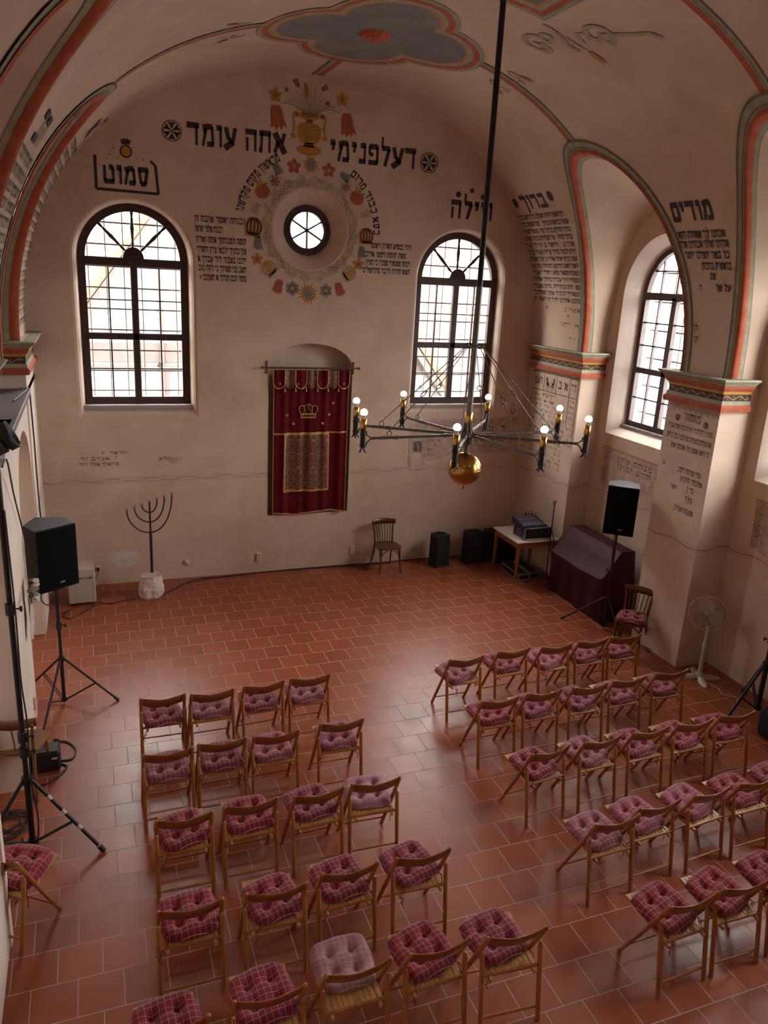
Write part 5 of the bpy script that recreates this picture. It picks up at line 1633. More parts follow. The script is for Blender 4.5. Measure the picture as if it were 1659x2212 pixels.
# ------------------------------------------------------------------ menorah on its stone
mn = thing('menorah', 'seven-branched black iron menorah set in a rough white stone by the end wall', 'candelabrum', (.235, -.60, 0))
b = MB(); rnd = random.Random(4); rows_ = []
for i in range(11):
    t = i / 10; z = .33 * t
    r_ = []
    for k in range(20):
        a = 2 * PI * k / 20
        rr2 = .185 * (1 - .18 * t - .55 * max(0, t - .75) ** 1.2)
        rr2 *= 1 + .10 * math.sin(2 * a + .5) + .06 * math.sin(5 * a + 2 * t) + rnd.uniform(-.05, .05)
        if i == 0: rr2 *= .9
        r_.append(Vector((rr2 * math.cos(a) * 1.0, rr2 * math.sin(a) * .9, z + rnd.uniform(-.006, .006) * (i > 0))))
    rows_.append(r_)
b.grid(rows_, 0, False, True); b.poly([(p.x, p.y) for p in rows_[-1]], lambda u, v: Vector((u, v, .335))); b.poly([(p.x, p.y) for p in rows_[0]], lambda u, v: Vector((u, v, 0)))
b.build('stone_base', mat('rough_white_stone', (.66, .58, .51), .9, noise=(7, (.46, .37, .31), .42, .7), bump=(22, .9, .02)), mn)
M_MEN = mat('menorah_black_iron', (.035, .028, .026), .4, .5)
M_CUP = mat('menorah_pale_cup', (.36, .33, .29), .35, .6)
b = MB(); b.cyl((.03, .09, .31), (.03, .09, 1.00), .021, n=12); b.cyl((.03, .09, 1.0), (.03, .09, 1.46), .014, n=10); b.build('stem', M_MEN, mn)
md = Vector((math.cos(.06), math.sin(.06), 0)); mo = Vector((.03, .09, 0))
def cup(p):
    b = MB(); b.lathe([(.012, -.028), (.016, -.022), (.035, -.006), (.036, .0), (.030, .004), (.020, .001), (.0001, -.003)], p, None, 16); b.build('candle_cup', M_CUP, mn)
# the whole fan of cups rises to the right as in the photograph
tilt = .33
top = 1.475
cup(mo + Vector((0, 0, top)))
for (rad, zj, hh) in ((.11, 1.29, .0), (.215, 1.14, .0), (.325, .975, .0)):
    b = MB(); pts = []
    for k in range(25):
        t = -1 + 2 * k / 24
        x = rad * math.sin(t * PI / 2)
        ztop = top - .035 + tilt * x * .98
        z = zj + (ztop - zj) * (1 - math.cos(t * PI / 2)) ** 1.0
        pts.append(mo + md * x + Vector((0, 0, z)))
    b.tube(pts, .0105, 8); b.build('branch', M_MEN, mn)
    for sg in (-1, 1): cup(mo + md * (sg * rad) + Vector((0, 0, top + tilt * sg * rad * .98)))

# ------------------------------------------------------------------ dehumidifier
dh = thing('dehumidifier', 'cream box dehumidifier on castors behind the left speaker', 'dehumidifier', (-.74, -.62, 0), .05)
M_CRM = mat('cream_enamel', (.50, .44, .37), .45); M_CRM2 = mat('cream_enamel_panel', (.43, .37, .31), .5)
b = MB(); b.box((0, 0, .315), (.37, .34, .53), 0, None, .012); b.build('casing', M_CRM, dh)
b = MB(); b.box((0, -.172, .235), (.35, .006, .35), 0, None, .002); b.build('front_panel', M_CRM2, dh)
b = MB()
for x0, x1 in ((-.165, -.085), (-.075, .085), (.095, .165)):
    for (p, q) in (((x0, .07), (x0, .40)), ((x1, .07), (x1, .40)), ((x0, .07), (x1, .07)), ((x0, .40), (x1, .40))):
        b.box(((p[0] + q[0]) / 2, -.176, (p[1] + q[1]) / 2), (abs(q[0] - p[0]) + .006, .004, abs(q[1] - p[1]) + .006))
b.build('panel_rib', M_CRM, dh)
b = MB(); b.box((0, -.172, .512), (.34, .006, .09), 0, None, .002); b.build('intake_panel', M_CRM, dh)
b = MB(); b.box((0, -.173, .437), (.33, .006, .038), 0, None, .002); b.cyl((.12, -.176, .437), (.12, -.184, .437), .012, n=10, mi=1); b.cyl((-.13, -.176, .437), (-.13, -.182, .437), .006, n=8, mi=1); b.box((-.03, -.177, .437), (.07, .003, .014), 1)
b.build('control_strip', [mat('grey_control_strip', (.27, .26, .27), .4), M_BLACKP], dh)
for x in (-.14, .14):
    for y in (-.12, .12):
        b = MB(); b.cyl((x - .012, y, .025), (x + .012, y, .025), .025, n=12); b.box((x, y, .045), (.03, .03, .02)); b.build('castor', M_BLACKP, dh)

# ------------------------------------------------------------------ speakers and stands
def stand(name, label, loc, ztop, zleg, feet, r=.018, knobs=(), tape=None, cat='stand', group=None):
    t = thing(name, label, cat, loc, 0, group)
    b = MB(); b.cyl((0, 0, .04), (0, 0, zleg + .02), r * 1.15, n=12); b.cyl((0, 0, zleg), (0, 0, ztop), r, n=12); b.build('pole', M_BLACKM, t)
    b = MB(); b.cyl((0, 0, zleg - .03), (0, 0, zleg + .03), r * 1.9, n=12); b.build('leg_collar', M_BLACKM, t)
    b = MB(); b.cyl((0, 0, .035), (0, 0, .075), r * 1.8, n=12); b.build('brace_collar', M_BLACKM, t)
    for k, (x, y) in enumerate(feet):
        d = Vector((x, y, 0)); u = d.normalized()
        p0 = u * r * 1.8 + Vector((0, 0, zleg)); p1 = Vector((x, y, .018))
        b = MB(); b.cyl(p0, p1, r * .72, n=10)
        lg = b.build('leg', M_BLACKM, t)
        b = MB(); dd = (p1 - p0).normalized(); b.cyl(p1 - dd * .05, p1 + dd * .012, r * 1.05, n=10); b.build('rubber_foot', M_BLACKP, lg)
        m_ = p0.lerp(p1, .58)
        b = MB(); tg = Vector((-u.y, u.x, 0)) * .012
        for s_ in (-1, 1): b.cyl(u * r * 1.6 + Vector((0, 0, .055)) + tg * s_, m_ + tg * s_, r * .34, n=6)
        b.build('brace', M_BLACKM, t)
        if tape and k == 0:
            b = MB()
            for q, wq in tape: b.cyl(p0.lerp(p1, q), p0.lerp(p1, q + wq), r * .80, n=10)
            b.build('white_tape', mat('white_tape', (.52, .45, .38), .7), lg)
    for z, a in knobs:
        b = MB(); b.cyl((0, 0, z - .045), (0, 0, z + .045), r * 1.75, n=12)
        e = Vector((math.cos(a), math.sin(a), 0))
        b.cyl(e * r + Vector((0, 0, z)), e * (r + .045) + Vector((0, 0, z)), .007, n=8)
        b.box(e * (r + .055) + Vector((0, 0, z)), (.02, .02, .045), 0, Matrix.Rotation(a, 3, 'Z'), .006)
        b.build('clamp_knob', M_BLACKP, t)
    return t
def speaker(name, label, loc, foot, z0, z1, topm=None):
    # foot = plan outline (x, y) relative to loc, first edge = grille front
    t = thing(name, label, 'loudspeaker', loc)
    b = MB(); b.prism(foot, lambda u, v, d: Vector((u, v, d)), 0, z1 - z0)
    b.build('cabinet', M_BLACKP2, t)
    p, q = Vector((*foot[0], 0)), Vector((*foot[1], 0)); u = (q - p).normalized(); W = (q - p).length
    c = sum((Vector((*f, 0)) for f in foot), Vector()) / len(foot)
    nn = Vector((u.y, -u.x, 0))
    if nn.dot(p - c) < 0: nn = -nn
    H = z1 - z0
    b = MB(); rows_ = []
    for i in range(9):
        s_ = i / 8; bulge = .018 * (1 - (2 * s_ - 1) ** 2)
        e = p + u * (W * (.01 + .98 * s_)) + nn * (.003 + bulge)
        rows_.append([e + Vector((0, 0, .012)), e + Vector((0, 0, H - .012))])
    b.grid(rows_); b.build('front_grille', M_GRILLE, t)
    b = MB(); m_ = p + u * W * .55 + nn * .024 + Vector((0, 0, .085))
    Mx = Matrix((u, nn, Vector((0, 0, 1)))).transposed()
    b.box(m_, (.062, .006, .024), 0, Mx, .004); b.sph(m_ - u * .02 + nn * .003, .009, 8, 1); b.box(m_ + u * .010 + nn * .002, (.034, .006, .012), 1, Mx)
    b.build('badge', [M_BLACKP, mat('silver_badge', (.45, .42, .45), .3, .8)], t)
    for f in (foot[0], foot[1], foot[3 if len(foot) > 3 else 2]):
        e = Vector((*f, 0)).lerp(c, .22); 
        b = MB(); b.box((e.x, e.y, H + .001), (.055, .016, .005), 0, Mx); b.box((e.x, e.y, H + .004), (.026, .010, .004), 1, Mx)
        b.build('rigging_point', [M_BLACKP, M_IRON], t)
    return t
M_BLACKP2 = mat('textured_black_cabinet', (.016, .013, .015), .6, spec=.22, bump=(220, .3, .002))
M_GRILLE = mat('black_speaker_grille', (.005, .004, .005), .85, spec=.08)
SLx, SLy = -.925, -3.46
stand('speaker_stand', 'black tripod speaker stand under the left loudspeaker', (SLx, SLy - .06, 0), 1.42, .56, [(.57, -.10), (-.20, -.62), (-.36, .52)], .018, [(.97, -.3)])
speaker('loudspeaker', 'large black loudspeaker on a stand at the left wall', (SLx, SLy, 1.40), [(-1.074 - SLx, -3.655 - SLy), (-.690 - SLx, -3.405 - SLy), (-.807 - SLx, -3.170 - SLy), (-1.106 - SLx, -3.130 - SLy), (-1.204 - SLx, -3.417 - SLy)], 1.40, 2.10)
SRx, SRy = 6.45, -3.36
stand('speaker_stand', 'black tripod speaker stand under the right loudspeaker by the covered piano', (SRx, SRy - .02, 0), 1.52, .50, [(-.43, .45), (-.05, -.50), (.50, .06)], .017, [(.92, 2.0)])
speaker('loudspeaker', 'black loudspeaker on a stand in front of the covered piano', (SRx, SRy, 1.50), [(6.223 - SRx, -3.343 - SRy), (6.54 - SRx, -3.615 - SRy), (6.72 - SRx, -3.375 - SRy), (6.659 - SRx, -3.104 - SRy), (6.386 - SRx, -3.139 - SRy)], 1.50, 2.20)
# light stand with spotlight at the left
stand('lighting_stand', 'tall black tripod stand with white tape on its leg at the left edge', (-1.125, -5.86, 0), 3.36, .66, [(.56, -.24), (-.50, -.38), (-.05, .66)], .022, [(1.07, -.2), (.93, -.1), (2.20, -.2)], [(.22, .05), (.42, .05), (.64, .05), (.93, .05)])
sp = thing('spotlight', 'black stage spotlight clamped on top of the tall stand at the left edge', 'spotlight', (-1.09, -5.86, 3.36))
aim = Matrix.Rotation(math.radians(62), 3, 'Y')
b = MB(); b.lathe([(.03, -.16), (.085, -.15), (.095, -.12), (.10, .08), (.085, .09), (.085, .10), (.105, .105), (.105, .17), (.095, .17), (.09, .11), (.001, .10)], (-.06, 0, .13), aim, 24); b.build('lamp_body', M_BLACKP, sp)
b = MB(); b.tube([(-.06, -.115, .13), (-.055, -.118, .03), (-.03, -.09, -.03), (-.02, 0, -.035), (-.03, .09, -.03), (-.055, .118, .03), (-.06, .115, .13)], .011, 6); b.build('yoke', M_BLACKM, sp)
b = MB(); b.cyl((-.06, -.135, .13), (-.06, -.105, .13), .035, n=14); b.build('yoke_knob', mat('brass_tinted_knob', (.16, .10, .05), .4, .5), sp)
b = MB(); b.cyl((-.035, 0, -.06), (-.035, 0, 0), .02, n=10); b.build('spigot', M_BLACKM, sp)
# stand at the right edge
stand('lighting_stand', 'black tripod stand standing at the right edge behind the chairs', (6.90, -5.86, 0), 2.3, .63, [(-.60, -.10), (.12, -.56), (.18, .40)], .026, [(.95, 2.5)])
cs = thing('equipment_case', 'black equipment bag with a red strap on the floor at the right edge', 'bag', (6.72, -6.42, 0))
b = MB(); b.box((0, 0, .17), (.46, .42, .34), 0, None, .05); b.build('body', M_BLACKF, cs)
b = MB(); b.tube([(-.10, .215, .05), (-.10, .218, .30), (-.09, .19, .352), (-.05, 0, .365), (-.02, -.18, .352), (-.01, -.218, .30), (-.01, -.218, .05)], .013, 6); b.build('carry_strap', mat('red_webbing', (.16, .012, .016), .8), cs)
b = MB(); b.box((-.234, -.02, .2), (.004, .06, .10)); b.build('tag_label', mat('grey_tag', (.12, .11, .11), .6), cs)

# ------------------------------------------------------------------ covered speakers on the floor
def bag(name, label, loc, rz, sx, sy, h, grp=None):
    t = thing(name, label, 'speaker', loc, rz, grp)
    b = MB(); b.prism([(-sx / 2, -sy / 2), (sx / 2, -sy / 2), (sx / 2 * .96, sy / 6), (sx * .30, sy / 2), (-sx * .30, sy / 2), (-sx / 2 * .96, sy / 6)], lambda u, v, d: Vector((u * (1 - .06 * (d > .5)), v * (1 - .06 * (d > .5)), h * d)), 0, 1)
    o = b.build('padded_cover', M_BLACKF, t)
    md_ = o.modifiers.new('soft', 'BEVEL'); md_.width = .04; md_.segments = 3
    b = MB(); b.tube([(-.10, 0, h), (-.06, 0, h + .022), (.06, 0, h + .022), (.10, 0, h)], .012, 6); b.build('carry_handle', M_BLACKF, t)
    b = MB(); b.box((0, -sy / 2 * .985, h * .62), (sx * .9, .006, .02)); b.build('zip_flap', M_BLACKP, t)
    return t
bag('padded_speaker', 'small black padded speaker on the floor by the socket, left of the pair', (5.125, -.33, 0), .25, .33, .29, .56)
bag('padded_speaker', 'large black padded speaker on the floor, left one of the touching pair', (5.80, -.30, 0), .12, .40, .30, .55)
bag('padded_speaker', 'large black padded speaker on the floor, right one of the touching pair nearest the table', (6.20, -.28, 0), .05, .36, .30, .545)

# ------------------------------------------------------------------ table with sound desk
tb = thing('table', 'small wooden table with a pale top in the right corner', 'table', (6.395, -1.08, 0))
M_TBL = mat('orange_table_wood', (.32, .125, .04), .4, noise=(3, (.24, .085, .025), .35, .7, (10, 10, 1)))
b = MB(); b.box((0, 0, .728), (.80, .86, .024), 0, None, .004); b.build('table_top', mat('pale_table_top', (.62, .56, .48), .35), tb)
b = MB(); 
for sy in (-1, 1):
    b = MB(); b.box((0, sy * .385, .665), (.66, .022, .10)); b.build('long_apron', M_TBL, tb)
for sx in (-1, 1):
    b = MB(); b.box((sx * .355, 0, .665), (.022, .72, .10)); b.build('side_apron', M_TBL, tb)
for sx in (-1, 1):
    for sy in (-1, 1):
        b = MB(); p, q = Vector((sx * .345, sy * .375, .715)), Vector((sx * .355, sy * .385, 0))
        rows_ = [[c + Vector((a * w_, e * w_, 0)) for a, e in ((-1, -1), (1, -1), (1, 1), (-1, 1))] for c, w_ in ((p, .026), (q, .015))]
        b.grid(rows_, 0, False, True); b.add(rows_[0], [(0, 1, 2, 3)]); b.add(rows_[1], [(0, 1, 2, 3)]); b.build('leg', M_TBL, tb)
M_ALU = mat('aluminium_case_edge', (.42, .40, .38), .4, .8); M_CASE = mat('black_case_laminate', (.02, .018, .018), .5)
def flight_case(name, label, loc, rz, sx, sy, sz):
    t = thing(name, label, 'case', loc, rz)
    b = MB(); b.box((0, 0, sz / 2), (sx - .01, sy - .01, sz - .01)); b.build('case_body', M_CASE, t)
    b = MB(); e = .022
    for x in (-1, 1):
        for y in (-1, 1): b.box((x * (sx - e) / 2, y * (sy - e) / 2, sz / 2), (e, e, sz), 0, None, .003)
    for z in (e / 2, sz - e / 2):
        for y in (-1, 1): b.box((0, y * (sy - e) / 2, z), (sx, e, e), 0, None, .003)
        for x in (-1, 1): b.box((x * (sx - e) / 2, 0, z), (e, sy, e), 0, None, .003)
    b.build('metal_edging', M_ALU, t)
    return t
rc = flight_case('rack_case', 'black rack case with aluminium edges on the pale table', (6.41, -1.255, .74), .02, .53, .37, .215)
b = MB(); b.box((-.267, 0, .115), (.006, .13, .10), 1, None, .004); b.box((-.270, 0, .115), (.008, .10, .07), 0); b.box((-.276, 0, .115), (.012, .07, .018), 1, None, .004); b.build('recessed_handle', [M_CASE, M_ALU], rc)
b = MB(); b.box((.02, -.188, .12), (.44, .006, .14)); 
for k in range(6):
    b.cyl((-.15 + k * .07, -.190, .09 + .05 * (k % 2)), (-.15 + k * .07, -.199, .09 + .05 * (k % 2)), .006, n=8, mi=1)
b.build('amplifier_front', [M_BLACKP, M_ALU], rc)
mxr = thing('mixing_desk', 'sloping black and blue mixing desk with small knobs on the rack case', 'mixer', (6.33, -1.25, .956), .03)
M_NAVY = mat('dark_blue_mixer_panel', (.018, .022, .05), .4)
b = MB(); sec = [(-.19, 0), (.19, 0), (.19, .115), (.16, .115), (-.19, .035)]
b.prism(sec, lambda u, v, d: Vector((d, u, v)), -.22, .22); b.build('console', M_NAVY, mxr)
sl_ = math.atan2(.08, .35)
def onp(x, s_, h=0): return Vector((x, -.19 + s_ * math.cos(sl_) - h * math.sin(sl_), .035 + s_ * math.sin(sl_) + h * math.cos(sl_)))
RX = Matrix.Rotation(sl_, 3, 'X')
kb = MB(); cols = [mat('white_knob', (.6, .6, .58), .4), mat('red_knob', (.5, .05, .03), .4), mat('grey_knob', (.12, .12, .13), .4), mat('yellow_fader', (.6, .36, .03), .4)]
for i in range(12):
    for j in range(8):
        mi = 2 if j in (2, 3, 5) else (1 if j in (1, 6) else 0)
        p = onp(-.195 + i * .030, .12 + j * .028); kb.cyl(p, p + RX @ Vector((0, 0, .010)), .0055, n=6, mi=mi)
for i in range(12):
    kb.box(onp(-.195 + i * .030, .05 + .012 * ((i * 7) % 3), .006), (.011, .018, .010), 3 if i == 8 else 0, RX)
ko = kb.build('control_knobs', cols, mxr); ko['kind'] = 'stuff'
b = MB()
for k, (x, c) in enumerate(((.02, .06), (.08, .05), (.14, .07))):
    b.tube([onp(x, .34), onp(x, .34) + Vector((0, .01, .05)), onp(x, .34) + Vector((.02, .06, c)), onp(x, .34) + Vector((.05, .11, -.02)), onp(x, .34) + Vector((.06, .13, -.16))], .004, 6)
    b.cyl(onp(x, .34), onp(x, .34) + Vector((0, .004, .04)), .008, n=8)
b.build('plugged_cable', M_BLACKP, mxr)
for nm, lab, x, y in (('flight_case', 'flat black flight case with metal edges under the table, left one', 6.26, -1.10), ('flight_case', 'flat black flight case with metal edges under the table, right one', 6.50, -1.06)):
    flight_case(nm, lab, (x, y, 0), -.02, .22, .60, .12)
bc = thing('floor_monitor', 'dark wedge speaker standing behind the table against the wall', 'speaker', (6.38, -.36, 0))
b = MB(); b.prism([(-.18, 0), (.18, 0), (.18, .30), (.02, .42), (-.18, .42)], lambda u, v, d: Vector((d, u, v)), -.2, .2); b.build('cabinet', M_BLACKP2, bc)
b = MB(); b.box((0, -.184, .20), (.36, .006, .34)); b.build('grille', M_GRILLE, bc)
mc = thing('microphone_stand', 'thin black microphone stand with an empty clip in front of the table', 'microphone stand', (6.60, -1.53, 0))
b = MB(); b.cyl((0, 0, .05), (0, 0, 1.36), .009, n=8); b.build('pole', M_BLACKM, mc)
for a in (2.97, .9, -1.2):
    b = MB(); d = Vector((math.cos(a), math.sin(a), 0)); ln = .40 if a > 2 else (.15 if a > 0 else .33)
    b.cyl((0, 0, .10), d * ln + Vector((0, 0, .008)), .008, n=6); b.build('leg', M_BLACKM, mc)
b = MB(); b.cyl((0, 0, .60), (0, 0, .74), .014, n=8); b.build('height_clutch', M_BLACKP, mc)
b = MB(); b.cyl((0, 0, 1.35), (0, 0, 1.39), .013, n=8); b.tube([(-.022, 0, 1.44), (-.018, 0, 1.405), (0, 0, 1.39), (.020, 0, 1.41), (.022, 0, 1.445)], .009, 6); b.build('microphone_clip', M_BLACKP, mc)

# ------------------------------------------------------------------ covered piano
M_COV = mat('burgundy_vinyl_cover', (.060, .014, .020), .55, spec=.10, noise=(6, (.055, .012, .019), .4, .6), bump=(7, .35, .03))
pn = thing('covered_piano', 'upright piano under a burgundy vinyl cover in the window bay', 'piano', (6.42, -2.5, 0))
b = MB(); rows_ = []
prof = [(.075, 0), (.055, .25), (.03, .52), (.0, .70), (.06, .735), (.19, .90), (.345, 1.085), (.37, 1.10), (.58, 1.10), (.60, 1.07), (.615, .6), (.62, 0)]
ny = 40
for i in range(ny + 1):
    y = .70 - 1.40 * i / ny
    r_ = []
    for k, (x, z) in enumerate(prof):
        wv = .012 * math.sin(y * 17 + k) * (z < .70) + .006 * math.sin(y * 9 + 2 * k)
        zz = z - (.02 * (1 - (y / .70) ** 2) if .65 < z < .95 else 0)
        xx = x + wv * (k < 4) + (.02 * abs(y / .7) ** 6 if k in (2, 3, 4) else 0)
        yy = y * (1 - .05 * (z > .95)) * (1 - .02 * (z > .6)) * (1 + .03 * (z < .1))
        r_.append(Vector((xx, yy, max(0, zz))))
    rows_.append(r_)
b.grid(rows_, 0)
for rr2 in (rows_[0], rows_[-1]):
    c = Vector((.32, rr2[0].y, .45)); n_ = len(rr2)
    b.add([c] + rr2, [(0, k, k + 1) for k in range(1, n_)] + [(0, n_, 1)], 0)
cov = b.build('fitted_cover', M_COV, pn)
bv = cov.modifiers.new('soft', 'BEVEL'); bv.width = .012; bv.segments = 2; bv.limit_method = 'ANGLE'
b = MB()
b.tube([(.355, .66 - 1.32 * k / 20, 1.098 + .002 * math.sin(k)) for k in range(21)], .006, 6)
for sg in (-1, 1): b.tube([(x, sg * .70 * (1 - .05 * (z > .95)) * (1 - .02 * (z > .6)), z) for x, z in prof[3:8]], .006, 6)
b.build('cover_seam', M_COV, pn)
b = MB(); b.box((.34, 0, .045), (.50, 1.30, .09)); b.build('plinth', M_BLACKP, pn)

# ------------------------------------------------------------------ fan
fn_ = thing('pedestal_fan', 'white pedestal fan on a cross foot standing by the right wall', 'fan', (6.80, -4.98, 0))
M_FAN = mat('off_white_fan_plastic', (.46, .42, .37), .45)
b = MB()
for a in (.60, 2.17, 3.74, 5.31):
    d = Vector((math.cos(a - 1.0), math.sin(a - 1.0), 0)); tgv = Vector((-d.y, d.x, 0)); rows_ = []
    for k in range(9):
        t = k / 8; wv = .028 + .022 * math.sin(PI * min(1, t * 1.05)) ; hh = .05 - .03 * t
        if k == 8: wv = .012
        cxx = d * (.02 + .25 * t)
        rows_.append([cxx + tgv * wv, cxx + tgv * wv * .7 + Vector((0, 0, hh)), cxx - tgv * wv * .7 + Vector((0, 0, hh)), cxx - tgv * wv])
    b.grid(rows_, 0); b.add(rows_[-1], [(0, 1, 2, 3)])
b.lathe([(.055, .02), (.05, .06), (.03, .09)], (0, 0, 0), None, 16)
b.build('cross_foot', M_FAN, fn_)
b = MB(); b.lathe([(.028, .08), (.026, .44), (.030, .46), (.030, .50), (.018, .52), (.016, .64)], (0, 0, 0), None, 14); b.build('column', M_FAN, fn_)
b = MB(); b.box((0, 0, .69), (.05, .05, .11), 0, None, .012)
for k in range(3): b.cyl((-.012, -.026, .66 + k * .03), (-.012, -.030, .66 + k * .03), .006, n=8)
b.build('control_box', M_FAN, fn_)
# head faces the camera side (-x, -y)
fd = Vector((-.70, -.70, .10)).normalized(); fu = Vector((0, 0, 1)) - fd * fd.z; fu.normalize(); fr_ = fd.cross(fu)
FH = Vector((-.02, .03, .90))
def hp(a, r, dpt): return FH + (fr_ * math.cos(a) + fu * math.sin(a)) * r + fd * dpt
b = MB(); Mh = Matrix((fr_, fu, fd)).transposed()
b.lathe([(.02, -.16), (.06, -.15), (.065, -.05), (.04, -.04)], FH, Mh, 16); b.tube([FH - fd * .09, FH - fd * .06 - Vector((0, 0, .10)), Vector((0, 0, .72))], .018, 8); b.build('motor_housing', M_FAN, fn_)
b = MB()
for r_, dp in ((.225, .0),): b.tube([hp(2 * PI * k / 48, r_, dp) for k in range(48)], .006, 6, 0, True)
for r_, dp in ((.10, .06), (.17, .05)): b.tube([hp(2 * PI * k / 32, r_, dp) for k in range(32)], .0012, 4, 0, True)
for k in range(60):
    a = 2 * PI * k / 60
    b.tube([hp(a, .05, .065), hp(a, .15, .058), hp(a, .21, .025), hp(a, .224, 0), hp(a, .21, -.03), hp(a, .12, -.06), hp(a, .065, -.06)], .0007, 3)
b.build('wire_guard', M_FAN, fn_)
b = MB(); b.lathe([(.0001, .035), (.025, .032), (.032, .015), (.032, -.02)], FH, Mh, 16); b.build('hub_cap', M_FAN, fn_)
M_BLADE = mat('pale_fan_blade', (.36, .31, .265), .4)
for k in range(3):
    a0 = math.radians(80 + 120 * k); b = MB(); rows_ = []
    for i in range(13):
        t = i / 12; r_ = .03 + .165 * t
        wv = (.018 + .082 * math.sin(PI * min(1, .12 + .80 * t)) ** .8) * (1 if t < .9 else (1 - (t - .9) * 4))
        c = FH + (fr_ * math.cos(a0) + fu * math.sin(a0)) * r_; tgv = -fr_ * math.sin(a0) + fu * math.cos(a0)
        rows_.append([c + tgv * (wv * s_ - .02 * t) + fd * (.012 * s_) for s_ in (-1, -.5, 0, .5, 1)])
    b.grid(rows_); b.build('blade', M_BLADE, fn_)

# ------------------------------------------------------------------ sockets, sensor, cables, ribbon
M_SOCK = mat('ivory_socket', (.58, .47, .30), .5)
def socket(label, loc, rz, double=False):
    t = thing('wall_socket', label, 'socket', loc, rz, 'ivory wall sockets')
    h = .15 if double else .085
    b = MB(); b.box((0, -.012, 0), (.085, .024, h), 0, None, .006); b.build('cover_frame', M_SOCK, t)
    for z in ((.035, -.035) if double else (0,)):
        b = MB(); b.lathe([(.026, -.026), (.026, -.018), (.02, -.010), (.0001, -.010)], (0, 0, z), Matrix.Rotation(PI / 2, 3, 'X') @ Matrix.Scale(-1, 3, (0, 0, 1)), 14)
        b.cyl((-.009, -.025, z), (-.009, -.027, z), .003, n=6, mi=1); b.cyl((.009, -.025, z), (.009, -.027, z), .003, n=6, mi=1)
        b.build('socket_insert', [mat('ivory_insert', (.50, .40, .25), .5), M_BLACKP], t)
    return t
s0 = socket('ivory wall socket with a black plug, beside the dehumidifier', (-.501, 0, .275), 0)
pg = MB(); pg.cyl((0, -.026, 0), (0, -.055, 0), .021, n=12); pg.tube([(0, -.05, -.01), (-.005, -.06, -.05), (-.04, -.05, -.14), (-.065, -.05, -.20), (-.08, -.10, -.262)], .005, 6)
o = pg.build('power_plug', M_BLACKP); o.location = (-.501, 0, .275); tag(o, 'black power plug and lead in the socket by the dehumidifier', 'plug')
socket('ivory double wall socket below the curtain, left of the niche', (2.005, 0, .265), 0, True)
socket('ivory double wall socket below the right end of the curtain', (3.638, 0, .27), 0, True)
socket('ivory wall socket between the black padded speakers', (5.50, 0, .29), 0)
socket('yellowed wall socket low on the end pier of the left wall', (-1.19, -.75, .35), PI / 2)
socket('yellowed double wall socket low on the second pier of the left wall', (-1.20, -3.95, .30), PI / 2, True)
ts = thing('wall_sensor', 'small grey sensor box with a dangling lead beside the right window', 'sensor', (6.52, 0, 2.76))
b = MB(); b.box((0, -.012, 0), (.055, .024, .09), 0, None, .006); b.box((0, -.025, .018), (.035, .003, .03), 1); b.build('sensor_box', [mat('beige_sensor_plastic', (.44, .39, .34), .5), mat('green_display', (.16, .20, .18), .3)], ts)
b = MB(); b.tube([(-.012, -.012, -.045), (-.035, -.014, -.09), (-.03, -.016, -.14), (.005, -.016, -.17), (.02, -.016, -.14), (.0, -.016, -.12), (-.015, -.016, -.14), (.02, -.014, -.15), (.05, -.012, -.09), (.045, -.01, -.05)], .005, 6); b.build('sensor_lead', M_BLACKP, ts)

def cable(name, label, pts, r=.006, m=M_BLACKP, n=6):
    # smooth path through the points
    P = [Vector(p) for p in pts]; out = []
    for i in range(len(P) - 1):
        p0, p1, p2, p3 = P[max(i - 1, 0)], P[i], P[i + 1], P[min(i + 2, len(P) - 1)]
        for k in range(8):
            t = k / 8
            out.append(.5 * ((2 * p1) + (p2 - p0) * t + (2 * p0 - 5 * p1 + 4 * p2 - p3) * t * t + (3 * p1 - p0 - 3 * p2 + p3) * t ** 3))
    out.append(P[-1])
    b = MB(); b.tube(out, r, n)
    return tag(b.build(name, m), label, 'cable')
cable('floor_cable', 'black cable lying along the foot of the end wall from the menorah to the chair', [(.42, -.62, .008), (.62, -.42, .008), (.80, -.22, .008), (1.05, -.10, .008), (1.5, -.12, .008), (2.0, -.05, .008), (2.8, -.03, .008), (3.6, -.035, .008), (4.0, -.06, .008), (4.5, -.04, .008), (5.0, -.03, .008), (5.6, -.04, .008), (6.2, -.05, .008)], .009)
cable('floor_cable', 'second thin cable with a loop by the left legs of the end wall chair', [(.80, -.26, .008), (1.1, -.16, .008), (1.5, -.08, .008), (2.4, -.06, .008), (3.4, -.08, .008), (3.74, -.16, .008), (3.86, -.26, .010), (3.78, -.32, .008), (3.70, -.24, .010), (3.80, -.12, .008), (4.3, -.09, .008)], .007)
cable('floor_cable', 'pair of black leads between the dehumidifier and the menorah stone', [(-.52, -.72, .008), (-.35, -.80, .008), (-.2, -.74, .008), (.0, -.70, .008)], .007)
cable('floor_cable', 'black lead curling on the tiles behind the dehumidifier and stand', [(-.55, -.78, .008), (-.75, -1.05, .008), (-.92, -1.2, .008), (-1.0, -1.0, .008), (-.86, -.86, .008)], .007)
cable('floor_cable', 'black cord with a plug curling on the tiles beside the tan chair', [(-.98, -4.30, .015), (-.88, -4.34, .010), (-.80, -4.50, .008), (-.84, -4.66, .008), (-1.02, -4.64, .008), (-.92, -4.72, .008), (-.88, -4.80, .008), (-1.0, -4.98, .008), (-1.1, -5.02, .008)], .009)
b = MB(); b.cyl((-1.01, -4.28, .020), (-.97, -4.30, .020), .020, n=10)
tag(b.build('cord_plug', M_BLACKP), 'round black plug at the end of the cord by the tan chair', 'plug')
